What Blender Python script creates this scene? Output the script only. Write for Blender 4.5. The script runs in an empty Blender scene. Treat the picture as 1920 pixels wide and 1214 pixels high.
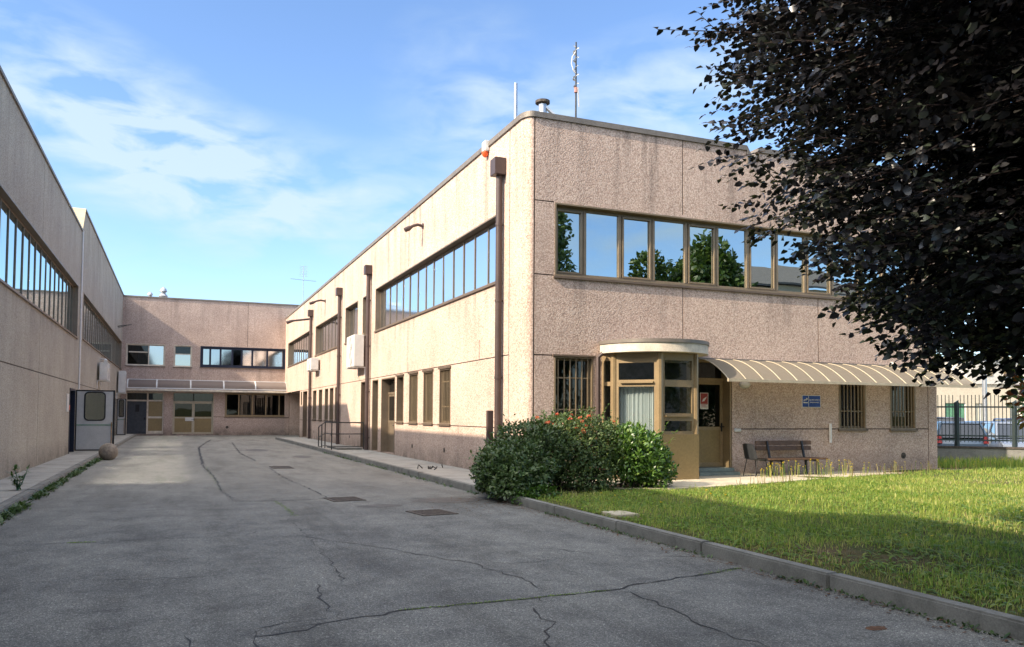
import bpy, bmesh, math, random
import numpy as np
from mathutils import Vector, Matrix, Quaternion
random.seed(7); RNG = np.random.default_rng(7)
SC = bpy.context.scene; COL = SC.collection
R_ = math.radians

# ------------------------------------------------------------------ materials
M = {}
class NT:
    def __init__(s, name):
        m = bpy.data.materials.new(name); m.use_nodes = True
        s.m = m; s.t = m.node_tree; s.n = s.t.nodes; s.l = s.t.links
        s.n.clear(); s.out = s.n.new('ShaderNodeOutputMaterial'); M[name] = m
    def node(s, typ, ins=None, **kw):
        n = s.n.new(typ)
        for k, v in kw.items(): setattr(n, k, v)
        for k, v in (ins or {}).items(): s.set(n, k, v)
        return n
    def set(s, n, k, v):
        i = n.inputs[k]
        if isinstance(v, bpy.types.NodeSocket): s.l.new(v, i)
        else:
            try: i.default_value = v
            except Exception: i.default_value = tuple(v) + (1,)
    def co(s, scale=(1, 1, 1), obj=True):
        c = s.node('ShaderNodeTexCoord')
        return s.node('ShaderNodeMapping', {'Vector': c.outputs['Object' if obj else 'Generated'], 'Scale': scale}).outputs[0]
    def geo(s, scale=(1, 1, 1)):
        g = s.node('ShaderNodeNewGeometry')
        return s.node('ShaderNodeMapping', {'Vector': g.outputs['Position'], 'Scale': scale}).outputs[0]
    def noise(s, vec, scale, detail=3, rough=.55, out='Fac'):
        return s.node('ShaderNodeTexNoise', {'Vector': vec, 'Scale': scale, 'Detail': detail, 'Roughness': rough}).outputs[out]
    def ramp(s, fac, stops, interp='LINEAR'):
        r = s.node('ShaderNodeValToRGB', {'Fac': fac}); e = r.color_ramp; e.interpolation = interp
        while len(e.elements) < len(stops): e.elements.new(.5)
        for el, (p, c) in zip(e.elements, stops):
            el.position = p; el.color = tuple(c) + (1,) if len(c) == 3 else c
        return r.outputs[0]
    def mix(s, a, b, fac, mode='MIX'):
        n = s.node('ShaderNodeMix', data_type='RGBA', blend_type=mode)
        for k, v in ((0, fac), (6, a), (7, b)):
            if isinstance(v, bpy.types.NodeSocket): s.l.new(v, n.inputs[k])
            else: n.inputs[k].default_value = v if not isinstance(v, tuple) or len(v) == 4 else v + (1,)
        return n.outputs[2]
    def math(s, op, a, b=0., c=0., clamp=False):
        n = s.node('ShaderNodeMath', operation=op, use_clamp=clamp)
        for i, v in enumerate((a, b, c)): s.set(n, i, v)
        return n.outputs[0]
    def bsdf(s, col, rough=.6, metal=0., spec=.5, bump=None, bstr=.3, bdist=.02, **kw):
        b = s.node('ShaderNodeBsdfPrincipled', {'Base Color': col, 'Roughness': rough, 'Metallic': metal, 'Specular IOR Level': spec})
        for k, v in kw.items(): s.set(b, k, v)
        if bump is not None:
            bn = s.node('ShaderNodeBump', {'Height': bump, 'Strength': bstr, 'Distance': bdist}); s.l.new(bn.outputs[0], b.inputs['Normal'])
        s.l.new(b.outputs[0], s.out.inputs[0]); return b

def plain(name, col, rough=.5, metal=0., var=.25, scale=6., spec=.4, bump=.0):
    t = NT(name); v = t.geo()
    n = t.noise(v, scale, 4)
    dark = tuple(c * (1 - var) for c in col); lite = tuple(min(1, c * (1 + var)) for c in col)
    c = t.ramp(n, [(.3, dark), (.7, lite)])
    n2 = t.noise(v, scale * 9, 3)
    c = t.mix(c, t.ramp(n2, [(.35, (.75,) * 3), (.65, (1.,) * 3)]), .6, 'MULTIPLY')
    t.bsdf(c, rough, metal, spec, bump=n2 if bump else None, bstr=bump)

def aggregate(name, c_dark, c_mid, c_lite, stain=.6):
    """washed exposed-aggregate precast concrete: pebbles of several tones, rain streaks"""
    t = NT(name); v = t.geo()
    vo = t.node('ShaderNodeTexVoronoi', {'Vector': v, 'Scale': 34., 'Randomness': 1.}, feature='F1')
    vo2 = t.node('ShaderNodeTexVoronoi', {'Vector': v, 'Scale': 58.}, feature='F1')
    sep = t.node('ShaderNodeSeparateColor', {'Color': vo.outputs['Color']})
    peb = t.ramp(sep.outputs[0], [(0, c_dark), (.3, c_mid), (.62, c_mid), (.8, c_lite), (1, c_lite)])
    sep2 = t.node('ShaderNodeSeparateColor', {'Color': vo2.outputs['Color']})
    peb2 = t.ramp(sep2.outputs[1], [(0, c_dark), (.5, c_mid), (1, c_lite)])
    c = t.mix(peb, peb2, .45)
    c = t.mix(c, c_mid, .22)
    edge = t.ramp(vo.outputs['Distance'], [(.45, (1, 1, 1)), (.8, (.62, .6, .58))])
    c = t.mix(c, edge, .8, 'MULTIPLY')
    big = t.noise(v, .55, 5, .6)
    c = t.mix(c, t.ramp(big, [(.30, (.78, .76, .75)), (.68, (1.06, 1.05, 1.03))]), .8, 'MULTIPLY')
    if stain:
        st = t.noise(t.geo((2.6, 2.6, .16)), 1.0, 5, .65)
        z = t.node('ShaderNodeSeparateXYZ', {'Vector': v}).outputs[2]
        up = t.node('ShaderNodeMapRange', {'Value': z, 'From Min': 5.8, 'From Max': 8.6}).outputs[0]
        dn = t.node('ShaderNodeMapRange', {'Value': z, 'From Min': .75, 'From Max': .05}).outputs[0]
        s = t.ramp(st, [(.5, (0, 0, 0)), (.68, (1, 1, 1))])
        f = t.math('MULTIPLY', s, t.math('ADD', t.math('MULTIPLY', up, stain), .10))
        c = t.mix(c, (.055, .047, .045), f)
        dr1 = t.math('MULTIPLY', t.node('ShaderNodeMapRange', {'Value': z, 'From Min': 3.7, 'From Max': 4.9}).outputs[0], t.math('LESS_THAN', z, 4.92))
        c = t.mix(c, (.085, .07, .06), t.math('MULTIPLY', t.math('MULTIPLY', s, dr1), .42))
        f2 = t.math('MULTIPLY', dn, t.ramp(t.noise(v, 2.2, 4), [(.28, (.1,) * 3), (.7, (.9,) * 3)]))
        c = t.mix(c, (.09, .075, .06), f2)
    hgt = t.math('SUBTRACT', 1.0, vo.outputs['Distance'])
    t.bsdf(c, .88, spec=.25, bump=hgt, bstr=.4, bdist=.014)

aggregate('agg_pink', (.27, .19, .155), (.57, .425, .35), (.76, .64, .55), .42)
aggregate('agg_grey', (.20, .185, .155), (.44, .41, .345), (.60, .56, .48), .15)
aggregate('agg_rear', (.25, .18, .155), (.50, .385, .33), (.70, .58, .51), .16)
plain('joint', (.075, .06, .052), .9)
plain('bronze', (.27, .195, .105), .42, .15, .1, 3., .5)
plain('rib_tan', (.45, .385, .28), .5, 0, .1)
plain('bronze_mid', (.23, .175, .11), .42, .15, .1, 3., .5)
plain('bronze_side', (.19, .145, .10), .45, .15, .12, 3., .5)
plain('bronze_dark', (.15, .11, .08), .45, .2, .15, 3.)
plain('gold_panel', (.26, .185, .085), .4, .3, .08, 2., .5)
plain('pipe_brown', (.075, .052, .048), .45, .1, .15, 3.)
plain('coping', (.20, .175, .15), .55, .3, .2, 1.5)
plain('beige_flash', (.55, .46, .30), .6, 0, .1)
plain('fascia', (.62, .55, .45), .7, 0, .2, 4.)
plain('white_metal', (.75, .75, .74), .4, .0, .06)
plain('white_plastic', (.66, .65, .62), .45, .0, .06)
plain('grey_panel', (.48, .475, .46), .45, .1, .06)
plain('navy_frame', (.012, .016, .035), .4, .2, .2)
plain('black_rubber', (.012, .012, .013), .6)
plain('dark_void', (.02, .022, .028), .8)
plain('slate_door', (.045, .05, .06), .5)
plain('zinc', (.5, .52, .54), .35, .8, .15)
plain('steel_rail', (.06, .06, .058), .45, .6, .3)
plain('wood', (.13, .075, .045), .6, 0, .35, 9.)
plain('chair_plastic', (.03, .033, .037), .4)
plain('stone', (.26, .22, .18), .9, 0, .3, 12., .2, .3)
plain('step_stone', (.20, .24, .22), .6)
plain('interior', (.30, .29, .27), .8)
plain('roofing', (.14, .13, .12), .9)
plain('fence_green', (.055, .075, .078), .45, .4, .2)
plain('plaster_cream', (.54, .48, .37), .85, 0, .06, 1.)
plain('plaster_white', (.56, .54, .49), .85, 0, .06, 1.)
plain('sign_blue', (.018, .06, .27), .35)
plain('sign_red', (.30, .035, .03), .4)
plain('faded_red', (.42, .20, .17), .7)
plain('orange', (.75, .12, .03), .35)
plain('bark', (.075, .06, .05), .9, 0, .4, 10., .2, .4)
plain('twig', (.035, .022, .02), .8)
plain('rubber_dark', (.02, .02, .02), .7)
plain('red_lamp', (.5, .015, .012), .25)
plain('shutter_green', (.10, .25, .15), .6)
plain('soil', (.045, .033, .022), .95, 0, .4, 8.)
plain('iron', (.085, .07, .058), .75, .2, .5, 14.)
plain('litter', (.12, .06, .03), .9, 0, .5, 20.)
plain('wood_post', (.30, .17, .07), .7)

def slab(name, col, scale=1.):
    t = NT(name); v = t.geo()
    n = t.noise(v, 1.1 * scale, 6, .65); f = t.noise(v, 60, 2)
    c = t.ramp(n, [(.25, tuple(x * .6 for x in col)), (.5, col), (.75, tuple(x * 1.2 for x in col))])
    c = t.mix(c, t.ramp(f, [(.3, (.72,) * 3), (.7, (1.1,) * 3)]), .7, 'MULTIPLY')
    d = t.noise(v, 3.1, 5, .7)
    c = t.mix(c, (.05, .048, .04), t.ramp(d, [(.6, (0, 0, 0)), (.8, (.6,) * 3)]))
    t.bsdf(c, .9, spec=.2, bump=f, bstr=.25, bdist=.01)
slab('walk_concrete', (.36, .345, .31)); slab('path_concrete', (.50, .44, .33)); slab('kerb_concrete', (.225, .22, .20), 2.6)

def asphalt(name, k=1.):
    t = NT(name); v = t.geo()
    grain = t.node('ShaderNodeTexVoronoi', {'Vector': v, 'Scale': 120.}, feature='F1')
    g2 = t.node('ShaderNodeTexVoronoi', {'Vector': v, 'Scale': 42.}, feature='F1')
    s = t.node('ShaderNodeSeparateColor', {'Color': grain.outputs['Color']}); s2 = t.node('ShaderNodeSeparateColor', {'Color': g2.outputs['Color']})
    base = t.ramp(s.outputs[0], [(0, (.035 * k, .036 * k, .038 * k)), (.5, (.10 * k, .10 * k, .102 * k)), (.86, (.14 * k, .14 * k, .138 * k)), (1, (.34 * k, .34 * k, .33 * k))])
    c2 = t.ramp(s2.outputs[1], [(0, (.075 * k, .075 * k, .077 * k)), (1, (.135 * k, .135 * k, .132 * k))])
    c = t.mix(base, c2, .35)
    big = t.noise(v, .35, 6, .65); mid = t.noise(v, 1.7, 5, .7)
    c = t.mix(c, t.ramp(big, [(.3, (.66, .66, .68)), (.7, (1.25, 1.24, 1.2))]), .85, 'MULTIPLY')
    c = t.mix(c, t.ramp(mid, [(.33, (.62, .62, .63)), (.52, (.98, .98, .97)), (.68, (1.18, 1.17, 1.14))]), .8, 'MULTIPLY')
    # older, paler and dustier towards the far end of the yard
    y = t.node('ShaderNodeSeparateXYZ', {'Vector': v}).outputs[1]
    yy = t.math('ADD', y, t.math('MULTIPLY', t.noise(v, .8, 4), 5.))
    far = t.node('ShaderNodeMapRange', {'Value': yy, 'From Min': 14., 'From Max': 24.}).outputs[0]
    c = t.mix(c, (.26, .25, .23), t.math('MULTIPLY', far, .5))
    dirt = t.noise(t.geo((.55, .12, 1)), 2.2, 6, .7)
    c = t.mix(c, t.ramp(dirt, [(.36, (.62, .61, .6)), (.52, (1., 1., 1.)), (.7, (1.18, 1.17, 1.14))]), .7, 'MULTIPLY')
    # oil and water stains
    st = t.noise(v, .9, 4, .6)
    c = t.mix(c, (.03, .03, .03), t.ramp(st, [(.66, (0, 0, 0)), (.78, (.55,) * 3)]))
    c = t.mix(c, (1.0, 1.0, .955), 1., 'MULTIPLY'); t.bsdf(c, .88, spec=.3, bump=grain.outputs['Distance'], bstr=.5, bdist=.008)
asphalt('asphalt', 1.58); asphalt('asphalt_patch', 1.3); asphalt('asphalt_pale', 1.95)

def glass(name, refl, tint, rough=.0, gcol=(.9, .95, 1.)):
    t = NT(name)
    lw = t.node('ShaderNodeLayerWeight', {'Blend': .5}).outputs['Facing']
    p = t.math('POWER', lw, 3.5)
    fac = t.math('ADD', refl, t.math('MULTIPLY', p, 1 - refl))
    v = t.geo(); wob = t.noise(v, .9, 2)
    bn = t.node('ShaderNodeBump', {'Height': wob, 'Strength': .05, 'Distance': .02})
    g = t.node('ShaderNodeBsdfGlossy', {'Color': gcol + (1,), 'Roughness': rough, 'Normal': bn.outputs[0]})
    tr = t.node('ShaderNodeBsdfTransparent', {'Color': tint + (1,)})
    mx = t.node('ShaderNodeMixShader', {0: fac, 1: tr.outputs[0], 2: g.outputs[0]})
    t.l.new(mx.outputs[0], t.out.inputs[0])
glass('glass_solar', .82, (.10, .12, .13), .07)
glass('glass_mirror', .58, (.10, .12, .13), .0, (.82, .93, .95))
glass('glass_plain', .05, (.5, .55, .53))
glass('glass_bay', .10, (.75, .78, .78))
glass('glass_dim', .045, (.11, .13, .135))
glass('glass_blue', .5, (.12, .14, .17), .05)
glass('glass_car', .10, (.05, .06, .065))

def sheer(name, col, tr=.5, alpha=1.):
    t = NT(name)
    a = t.node('ShaderNodeBsdfDiffuse', {'Color': col + (1,)}); b = t.node('ShaderNodeBsdfTranslucent', {'Color': col + (1,)})
    mx = t.node('ShaderNodeMixShader', {0: tr, 1: a.outputs[0], 2: b.outputs[0]}).outputs[0]
    if alpha < 1:
        tp = t.node('ShaderNodeBsdfTransparent')
        mx = t.node('ShaderNodeMixShader', {0: alpha, 1: tp.outputs[0], 2: mx}).outputs[0]
    t.l.new(mx, t.out.inputs[0])
sheer('curtain', (.72, .78, .76), .3); sheer('blind_cream', (.62, .60, .48), .25)
sheer('polycarb', (.40, .355, .29), .5, .68); sheer('polycarb_clear', (.40, .34, .31), .5, .72)

def leafmat(name, stops, rough=.4, spec=.5, trans=.25, back=1.3):
    t = NT(name)
    a = t.node('ShaderNodeAttribute', attribute_name='rnd').outputs['Fac']
    c = t.ramp(a, stops)
    b = t.node('ShaderNodeBsdfPrincipled', {'Base Color': c, 'Roughness': rough, 'Specular IOR Level': spec})
    tc = t.mix(c, (back, back, back * .6), 1., 'MULTIPLY')
    tr = t.node('ShaderNodeBsdfTranslucent', {'Color': tc})
    mx = t.node('ShaderNodeMixShader', {0: trans, 1: b.outputs[0], 2: tr.outputs[0]})
    t.l.new(mx.outputs[0], t.out.inputs[0])
leafmat('leaf_beech', [(0, (.0035, .0035, .005)), (.45, (.006, .0055, .0075)), (.75, (.010, .0095, .0115)), (.9, (.030, .040, .028)), (1, (.020, .013, .014))], .34, .8, .03)
leafmat('leaf_laurel', [(0, (.04, .09, .015)), (.5, (.075, .16, .025)), (.85, (.12, .22, .04)), (1, (.19, .28, .06))], .32, .55, .3)
leafmat('leaf_rose', [(0, (.04, .075, .025)), (.6, (.075, .125, .04)), (.93, (.12, .16, .045)), (.98, (.16, .13, .05)), (1, (.22, .09, .05))], .5, .4, .3)
leafmat('leaf_dark', [(0, (.032, .064, .02)), (.6, (.066, .118, .035)), (1, (.13, .18, .06))], .4, .5, .25)
leafmat('leaf_tree', [(0, (.03, .055, .014)), (.6, (.05, .095, .02)), (1, (.09, .13, .03))], .45, .4, .3)
leafmat('leaf_magnolia', [(0, (.05, .10, .02)), (.4, (.10, .17, .03)), (.6, (.17, .05, .02)), (1, (.25, .08, .03))], .35, .5, .35)
leafmat('grass', [(0, (.085, .175, .03)), (.4, (.19, .29, .055)), (.68, (.38, .41, .10)), (.87, (.50, .47, .18)), (1, (.58, .49, .28))], .5, .3, .45, 1.5)
leafmat('bloom_pink', [(0, (.5, .08, .06)), (.6, (.62, .2, .12)), (1, (.7, .4, .22))], .6, .2, .4)
leafmat('bloom_yellow', [(0, (.62, .45, .03)), (1, (.75, .62, .08))], .6, .2, .4)
leafmat('straw', [(0, (.13, .09, .045)), (.5, (.27, .22, .10)), (1, (.42, .37, .18))], .7, .2, .4)

def lawnmat():
    t = NT('lawn_ground'); v = t.geo()
    n = t.noise(v, .8, 6, .65); f = t.noise(v, 25, 4, .7)
    c = t.ramp(n, [(.3, (.10, .12, .035)), (.5, (.10, .11, .04)), (.68, (.17, .125, .07))])
    c = t.mix(c, t.ramp(f, [(.3, (.5,) * 3), (.7, (1.2,) * 3)]), .8, 'MULTIPLY')
    t.bsdf(c, .95, spec=.1, bump=f, bstr=.8, bdist=.05)
lawnmat()
def paint(name, col):
    t = NT(name); t.bsdf(col, .3, 0., .5, **{'Coat Weight': .6, 'Coat Roughness': .05})
for n_, c_ in dict(white=(.5, .51, .52), silver=(.16, .22, .28), blue=(.04, .075, .14), grey=(.07, .075, .08), navy=(.035, .05, .10)).items(): paint('car_' + n_, c_)

# ------------------------------------------------------------------ objects
ORIG = {}
def tag(o, label=None, cat=None, group=None, kind=None):
    for k, v in (('label', label), ('category', cat), ('group', group), ('kind', kind)):
        if v: o[k] = v
    return o
def empty(name, loc, label, cat, group=None):
    o = bpy.data.objects.new(name, None); COL.objects.link(o); o.location = loc; o.empty_display_size = .2
    ORIG[o.name] = Vector(loc); return tag(o, label, cat, group)

class MB:
    def __init__(s): s.v = []; s.f = []; s.mi = []; s.cur = 0
    def add(s, vs, fs):
        b = len(s.v); s.v += [tuple(p) for p in vs]; s.f += [tuple(i + b for i in f) for f in fs]; s.mi += [s.cur] * len(fs)
    def hexa(s, P):   # 8 points: bottom 4 ccw, top 4
        s.add(P, [(3, 2, 1, 0), (4, 5, 6, 7), (0, 1, 5, 4), (1, 2, 6, 5), (2, 3, 7, 6), (3, 0, 4, 7)])
    def box(s, x0, x1, y0, y1, z0, z1):
        s.hexa([(x0, y0, z0), (x1, y0, z0), (x1, y1, z0), (x0, y1, z0), (x0, y0, z1), (x1, y0, z1), (x1, y1, z1), (x0, y1, z1)])
    def fbox(s, F, u0, u1, v0, v1, d0, d1):
        a, b = F(u0, v0, d0), F(u1, v1, d1)
        s.box(min(a[0], b[0]), max(a[0], b[0]), min(a[1], b[1]), max(a[1], b[1]), min(a[2], b[2]), max(a[2], b[2]))
    def bar(s, a, b, w, h=None, up=(0, 0, 1)):
        a, b = Vector(a), Vector(b); h = h or w; d = (b - a).normalized(); up = Vector(up)
        if abs(d.dot(up)) > .95: up = Vector((0, 1, 0))
        x = d.cross(up).normalized() * w / 2; y = x.cross(d).normalized() * h / 2
        s.hexa([a - x - y, a + x - y, b + x - y, b - x - y, a - x + y, a + x + y, b + x + y, b - x + y])
    def tube(s, pts, rad, n=10, cap=True):
        pts = [Vector(p) for p in pts]; rr = rad if isinstance(rad, (list, tuple)) else [rad] * len(pts); vs = []; fs = []
        ref = None
        for i, p in enumerate(pts):
            d = (pts[min(i + 1, len(pts) - 1)] - pts[max(i - 1, 0)]).normalized()
            if ref is None: ref = Vector((1, 0, 0)) if abs(d.x) < .9 else Vector((0, 1, 0))
            x = (ref - d * ref.dot(d)).normalized(); y = d.cross(x); ref = x
            for k in range(n):
                a = 2 * math.pi * k / n; vs.append(p + (x * math.cos(a) + y * math.sin(a)) * rr[i])
        for i in range(len(pts) - 1):
            for k in range(n): fs.append((i * n + k, i * n + (k + 1) % n, (i + 1) * n + (k + 1) % n, (i + 1) * n + k))
        if cap: fs += [tuple(range(n))[::-1], tuple(range((len(pts) - 1) * n, len(pts) * n))]
        s.add(vs, fs)
    def lathe(s, prof, c, n=24):
        vs = []; fs = []
        for r, z in prof:
            for k in range(n): a = 2 * math.pi * k / n; vs.append((c[0] + r * math.cos(a), c[1] + r * math.sin(a), c[2] + z))
        for i in range(len(prof) - 1):
            for k in range(n): fs.append((i * n + k, i * n + (k + 1) % n, (i + 1) * n + (k + 1) % n, (i + 1) * n + k))
        fs += [tuple(range(n))[::-1], tuple(range((len(prof) - 1) * n, len(prof) * n))]; s.add(vs, fs)
    def prism(s, poly, a, b):  # poly: list of 3-D points, swept from offset a to offset b
        n = len(poly); a, b = Vector(a), Vector(b); P = [Vector(p) for p in poly]
        s.add([p + a for p in P] + [p + b for p in P], [tuple(range(n))[::-1], tuple(range(n, 2 * n))] + [(i, (i + 1) % n, n + (i + 1) % n, n + i) for i in range(n)])
    def quad(s, a, b, c, d, out=None):
        q = [Vector(a), Vector(b), Vector(c), Vector(d)]
        if out is not None and (q[1] - q[0]).cross(q[3] - q[0]).dot(Vector(out)) < 0: q = q[::-1]
        s.add(q, [(0, 1, 2, 3)])
    def build(s, name, mat, parent=None, smooth=False, bevel=0., recalc=True):
        me = bpy.data.meshes.new(name); o = bpy.data.objects.new(name, me); COL.objects.link(o)
        org = ORIG[parent.name] if parent is not None else None
        if org is None and bevel is not None: org = Vector((0, 0, 0))
        me.from_pydata([tuple(Vector(p) - org) for p in s.v], [], s.f)
        mats = mat if isinstance(mat, (list, tuple)) else [mat]
        for m in mats: me.materials.append(M[m] if isinstance(m, str) else m)
        if len(mats) > 1: me.polygons.foreach_set('material_index', s.mi)
        if recalc or bevel:
            bm = bmesh.new(); bm.from_mesh(me)
            if recalc: bmesh.ops.recalc_face_normals(bm, faces=bm.faces)
            if bevel: bmesh.ops.bevel(bm, geom=[e for e in bm.edges if len(e.link_faces) == 2 and e.calc_face_angle(0) > .5], offset=bevel, segments=2, affect='EDGES', clamp_overlap=True)
            bm.to_mesh(me); bm.free()
        if smooth:
            me.polygons.foreach_set('use_smooth', [True] * len(me.polygons))
            try: me.set_sharp_from_angle(angle=R_(40))
            except Exception: pass
        me.update()
        if parent is not None: o.parent = parent
        ORIG[o.name] = org
        return o
def lone(mb, name, mat, label, cat, loc, group=None, **kw):   # a one-mesh thing whose origin sits at its base
    org = Vector(loc); mb.v = [tuple(Vector(p) - org) for p in mb.v]
    o = mb.build(name, mat, None, **kw); o.location = org; return tag(o, label, cat, group)
def struct(mb, name, mat, **kw):
    return tag(mb.build(name, mat, None, **kw), kind='structure')

def text_part(txt, size, F, u, v, d, mat, parent, name='lettering', align='CENTER'):
    cu = bpy.data.curves.new('t', 'FONT'); cu.body = txt; cu.size = size; cu.align_x = align; cu.align_y = 'CENTER'; cu.extrude = .001; cu.resolution_u = 2
    o = bpy.data.objects.new('t', cu); COL.objects.link(o)
    dg = bpy.context.evaluated_depsgraph_get(); me = bpy.data.meshes.new_from_object(o.evaluated_get(dg))
    mb = MB(); mb.add([F(u + p.co.x, v + p.co.y, d - p.co.z) for p in me.vertices], [tuple(f.vertices) for f in me.polygons])
    bpy.data.objects.remove(o); bpy.data.curves.remove(cu); bpy.data.meshes.remove(me)
    return mb.build(name, mat, parent)

# leaf clouds -------------------------------------------------------
def norm(a): return a / np.maximum(np.linalg.norm(a, axis=-1, keepdims=True), 1e-9)
def leaf_arrays(p, d, n, L, W, curl=.15):
    d = norm(d); s = norm(np.cross(d, n)); n = np.cross(s, d); L = L[:, None]; W = W[:, None]
    b = p; l = p + d * L * .38 + s * W * .5 + n * W * .12; r = p + d * L * .38 - s * W * .5 + n * W * .12
    l2 = p + d * L * .74 + s * W * .36 - n * L * curl * .4; r2 = p + d * L * .74 - s * W * .36 - n * L * curl * .4
    t = p + d * L - n * L * curl
    return np.stack([b, l, r, l2, r2, t], 1)
LEAF_F = np.array([(0, 2, 1), (1, 2, 4), (1, 4, 3), (3, 4, 5)])
def mesh_np(name, V, F, rnd, mat, parent=None, org=(0, 0, 0)):
    me = bpy.data.meshes.new(name); nv = V.shape[0]; nf = F.shape[0]; k = F.shape[1]
    me.vertices.add(nv); me.vertices.foreach_set('co', (V - np.array(org)).astype(np.float32).ravel())
    me.loops.add(nf * k); me.loops.foreach_set('vertex_index', F.astype(np.int32).ravel())
    me.polygons.add(nf); me.polygons.foreach_set('loop_start', np.arange(0, nf * k, k, dtype=np.int32))
    me.update(calc_edges=True)
    a = me.attributes.new('rnd', 'FLOAT', 'FACE'); a.data.foreach_set('value', rnd.astype(np.float32))
    me.materials.append(M[mat]); o = bpy.data.objects.new(name, me); COL.objects.link(o)
    if parent is not None: o.parent = parent
    ORIG[o.name] = Vector(org); return o
def leaf_object(name, p, d, n, L, W, mat, parent=None, org=(0, 0, 0), curl=.15, rnd=None):
    A = leaf_arrays(p, d, n, L, W, curl); N = len(p)
    F = (LEAF_F[None] + (np.arange(N) * 6)[:, None, None]).reshape(-1, 3)
    if rnd is None: rnd = RNG.random(N)
    return mesh_np(name, A.reshape(-1, 3), F, np.repeat(rnd, 4), mat, parent, org)
def rand_dir(n):
    v = RNG.normal(size=(n, 3)); return norm(v)
def blob_points(blobs, n, shell=.55, jitter=.18, zmin=.0):
    """points on lumpy blobs, biased to the surface; returns points and outward directions"""
    vol = np.array([b[3] * b[4] * b[5] for b in blobs]) ** .67; idx = RNG.choice(len(blobs), n, p=vol / vol.sum())
    B = np.array(blobs)[idx]; dr = rand_dir(n)
    lump = 1 + jitter * np.sin(dr[:, 0] * 7 + idx) * np.cos(dr[:, 1] * 6 + dr[:, 2] * 5 + idx * 2)
    r = (shell + (1 - shell) * RNG.random(n) ** .5) * lump + RNG.normal(size=n) * .04
    P = B[:, :3] + dr * B[:, 3:6] * r[:, None]
    keep = P[:, 2] > zmin
    return P[keep], dr[keep]

# ------------------------------------------------------------------ camera
H = 1.62; yaw, pitch, roll = R_(22.46), R_(2.18), R_(.387)
f_ = Vector((math.sin(yaw) * math.cos(pitch), math.cos(yaw) * math.cos(pitch), math.sin(pitch)))
r_ = Vector((math.cos(yaw), -math.sin(yaw), 0)); u_ = r_.cross(f_)
r2 = r_ * math.cos(roll) + u_ * math.sin(roll); u2 = -r_ * math.sin(roll) + u_ * math.cos(roll)
cam = bpy.data.cameras.new('camera'); co = bpy.data.objects.new('camera', cam); COL.objects.link(co)
co.matrix_world = Matrix((( r2.x, u2.x, -f_.x, 0), (r2.y, u2.y, -f_.y, 0), (r2.z, u2.z, -f_.z, H), (0, 0, 0, 1)))
cam.sensor_fit = 'HORIZONTAL'; cam.sensor_width = 36; cam.lens = 1523. / 1920 * 36; cam.shift_y = 113. / 1920
cam.clip_start = .1; cam.clip_end = 5000; SC.camera = co

# ------------------------------------------------------------------ sun and sky
LD = Vector((1, .173, -.703)).normalized()
sd = bpy.data.lights.new('sun', 'SUN'); sd.energy = 3.05; sd.angle = R_(.53); sd.color = (1., .845, .655)
so = bpy.data.objects.new('sun', sd); COL.objects.link(so); so.rotation_mode = 'QUATERNION'; so.rotation_quaternion = LD.to_track_quat('-Z', 'Y'); so.location = (-30, -5, 30)
W = bpy.data.worlds.new('World'); SC.world = W; W.use_nodes = True
t = NT.__new__(NT); t.t = W.node_tree; t.n = t.t.nodes; t.l = t.t.links; t.n.clear(); t.out = t.n.new('ShaderNodeOutputWorld')
sky = t.node('ShaderNodeTexSky', sky_type='NISHITA', sun_disc=False, sun_elevation=math.asin(-LD.z), sun_rotation=math.atan2(-LD.x, -LD.y) % (2 * math.pi), altitude=200, air_density=1.0, dust_density=.6, ozone_density=2.2)
dirn = t.node('ShaderNodeTexCoord').outputs['Generated']
sx = t.node('ShaderNodeSeparateXYZ', {'Vector': dirn})
az = t.math('ARCTAN2', sx.outputs[0], sx.outputs[1]); el = t.math('ARCSINE', sx.outputs[2])
ae = t.node('ShaderNodeCombineXYZ', {'X': az, 'Y': el}).outputs[0]
def blob(a, e, ra, re, rot):
    mp = t.node('ShaderNodeMapping', {'Vector': ae, 'Location': (R_(a), R_(e), 0), 'Rotation': (0, 0, R_(rot)), 'Scale': (R_(ra), R_(re), 1)}, vector_type='TEXTURE')
    return t.node('ShaderNodeTexGradient', {'Vector': mp.outputs[0]}, gradient_type='SPHERICAL').outputs['Fac']
CLOUDS = [(-3, 17.6, 15, 5.6, -22, 1.7), (6, 15.5, 18, 4.5, -8, .9), (20, 20, 9, 8, -50, .55), (33, 21, 20, 5.5, 8, .95), (26, 11, 9, 3, 0, .35), (12, 12.5, 16, 3, 10, .4), (-30, 12, 40, 8, 0, .6), (150, 14, 26, 6, 3, .9)]
mask = None
for a, e, ra, re, ro, k in CLOUDS:
    b = t.math('MULTIPLY', blob(a, e, ra, re, ro), k); mask = b if mask is None else t.math('ADD', mask, b)
cv = t.node('ShaderNodeMapping', {'Vector': ae, 'Rotation': (0, 0, R_(15)), 'Scale': (1., 2.6, 1)}).outputs[0]
wisp = t.node('ShaderNodeTexNoise', {'Vector': cv, 'Scale': 11., 'Detail': 10, 'Roughness': .52, 'Distortion': .35}).outputs['Fac']
cl = t.math('MULTIPLY', mask, t.node('ShaderNodeMapRange', {'Value': wisp, 'From Min': .36, 'From Max': .74}).outputs[0])
cl = t.math('MINIMUM', t.math('MULTIPLY', cl, 1.15), .72)
tint = t.mix(sky.outputs[0], (.84, .92, 1.03), 1., 'MULTIPLY')
skyc = t.mix(tint, (2.8, 3.35, 3.6), cl)
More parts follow.
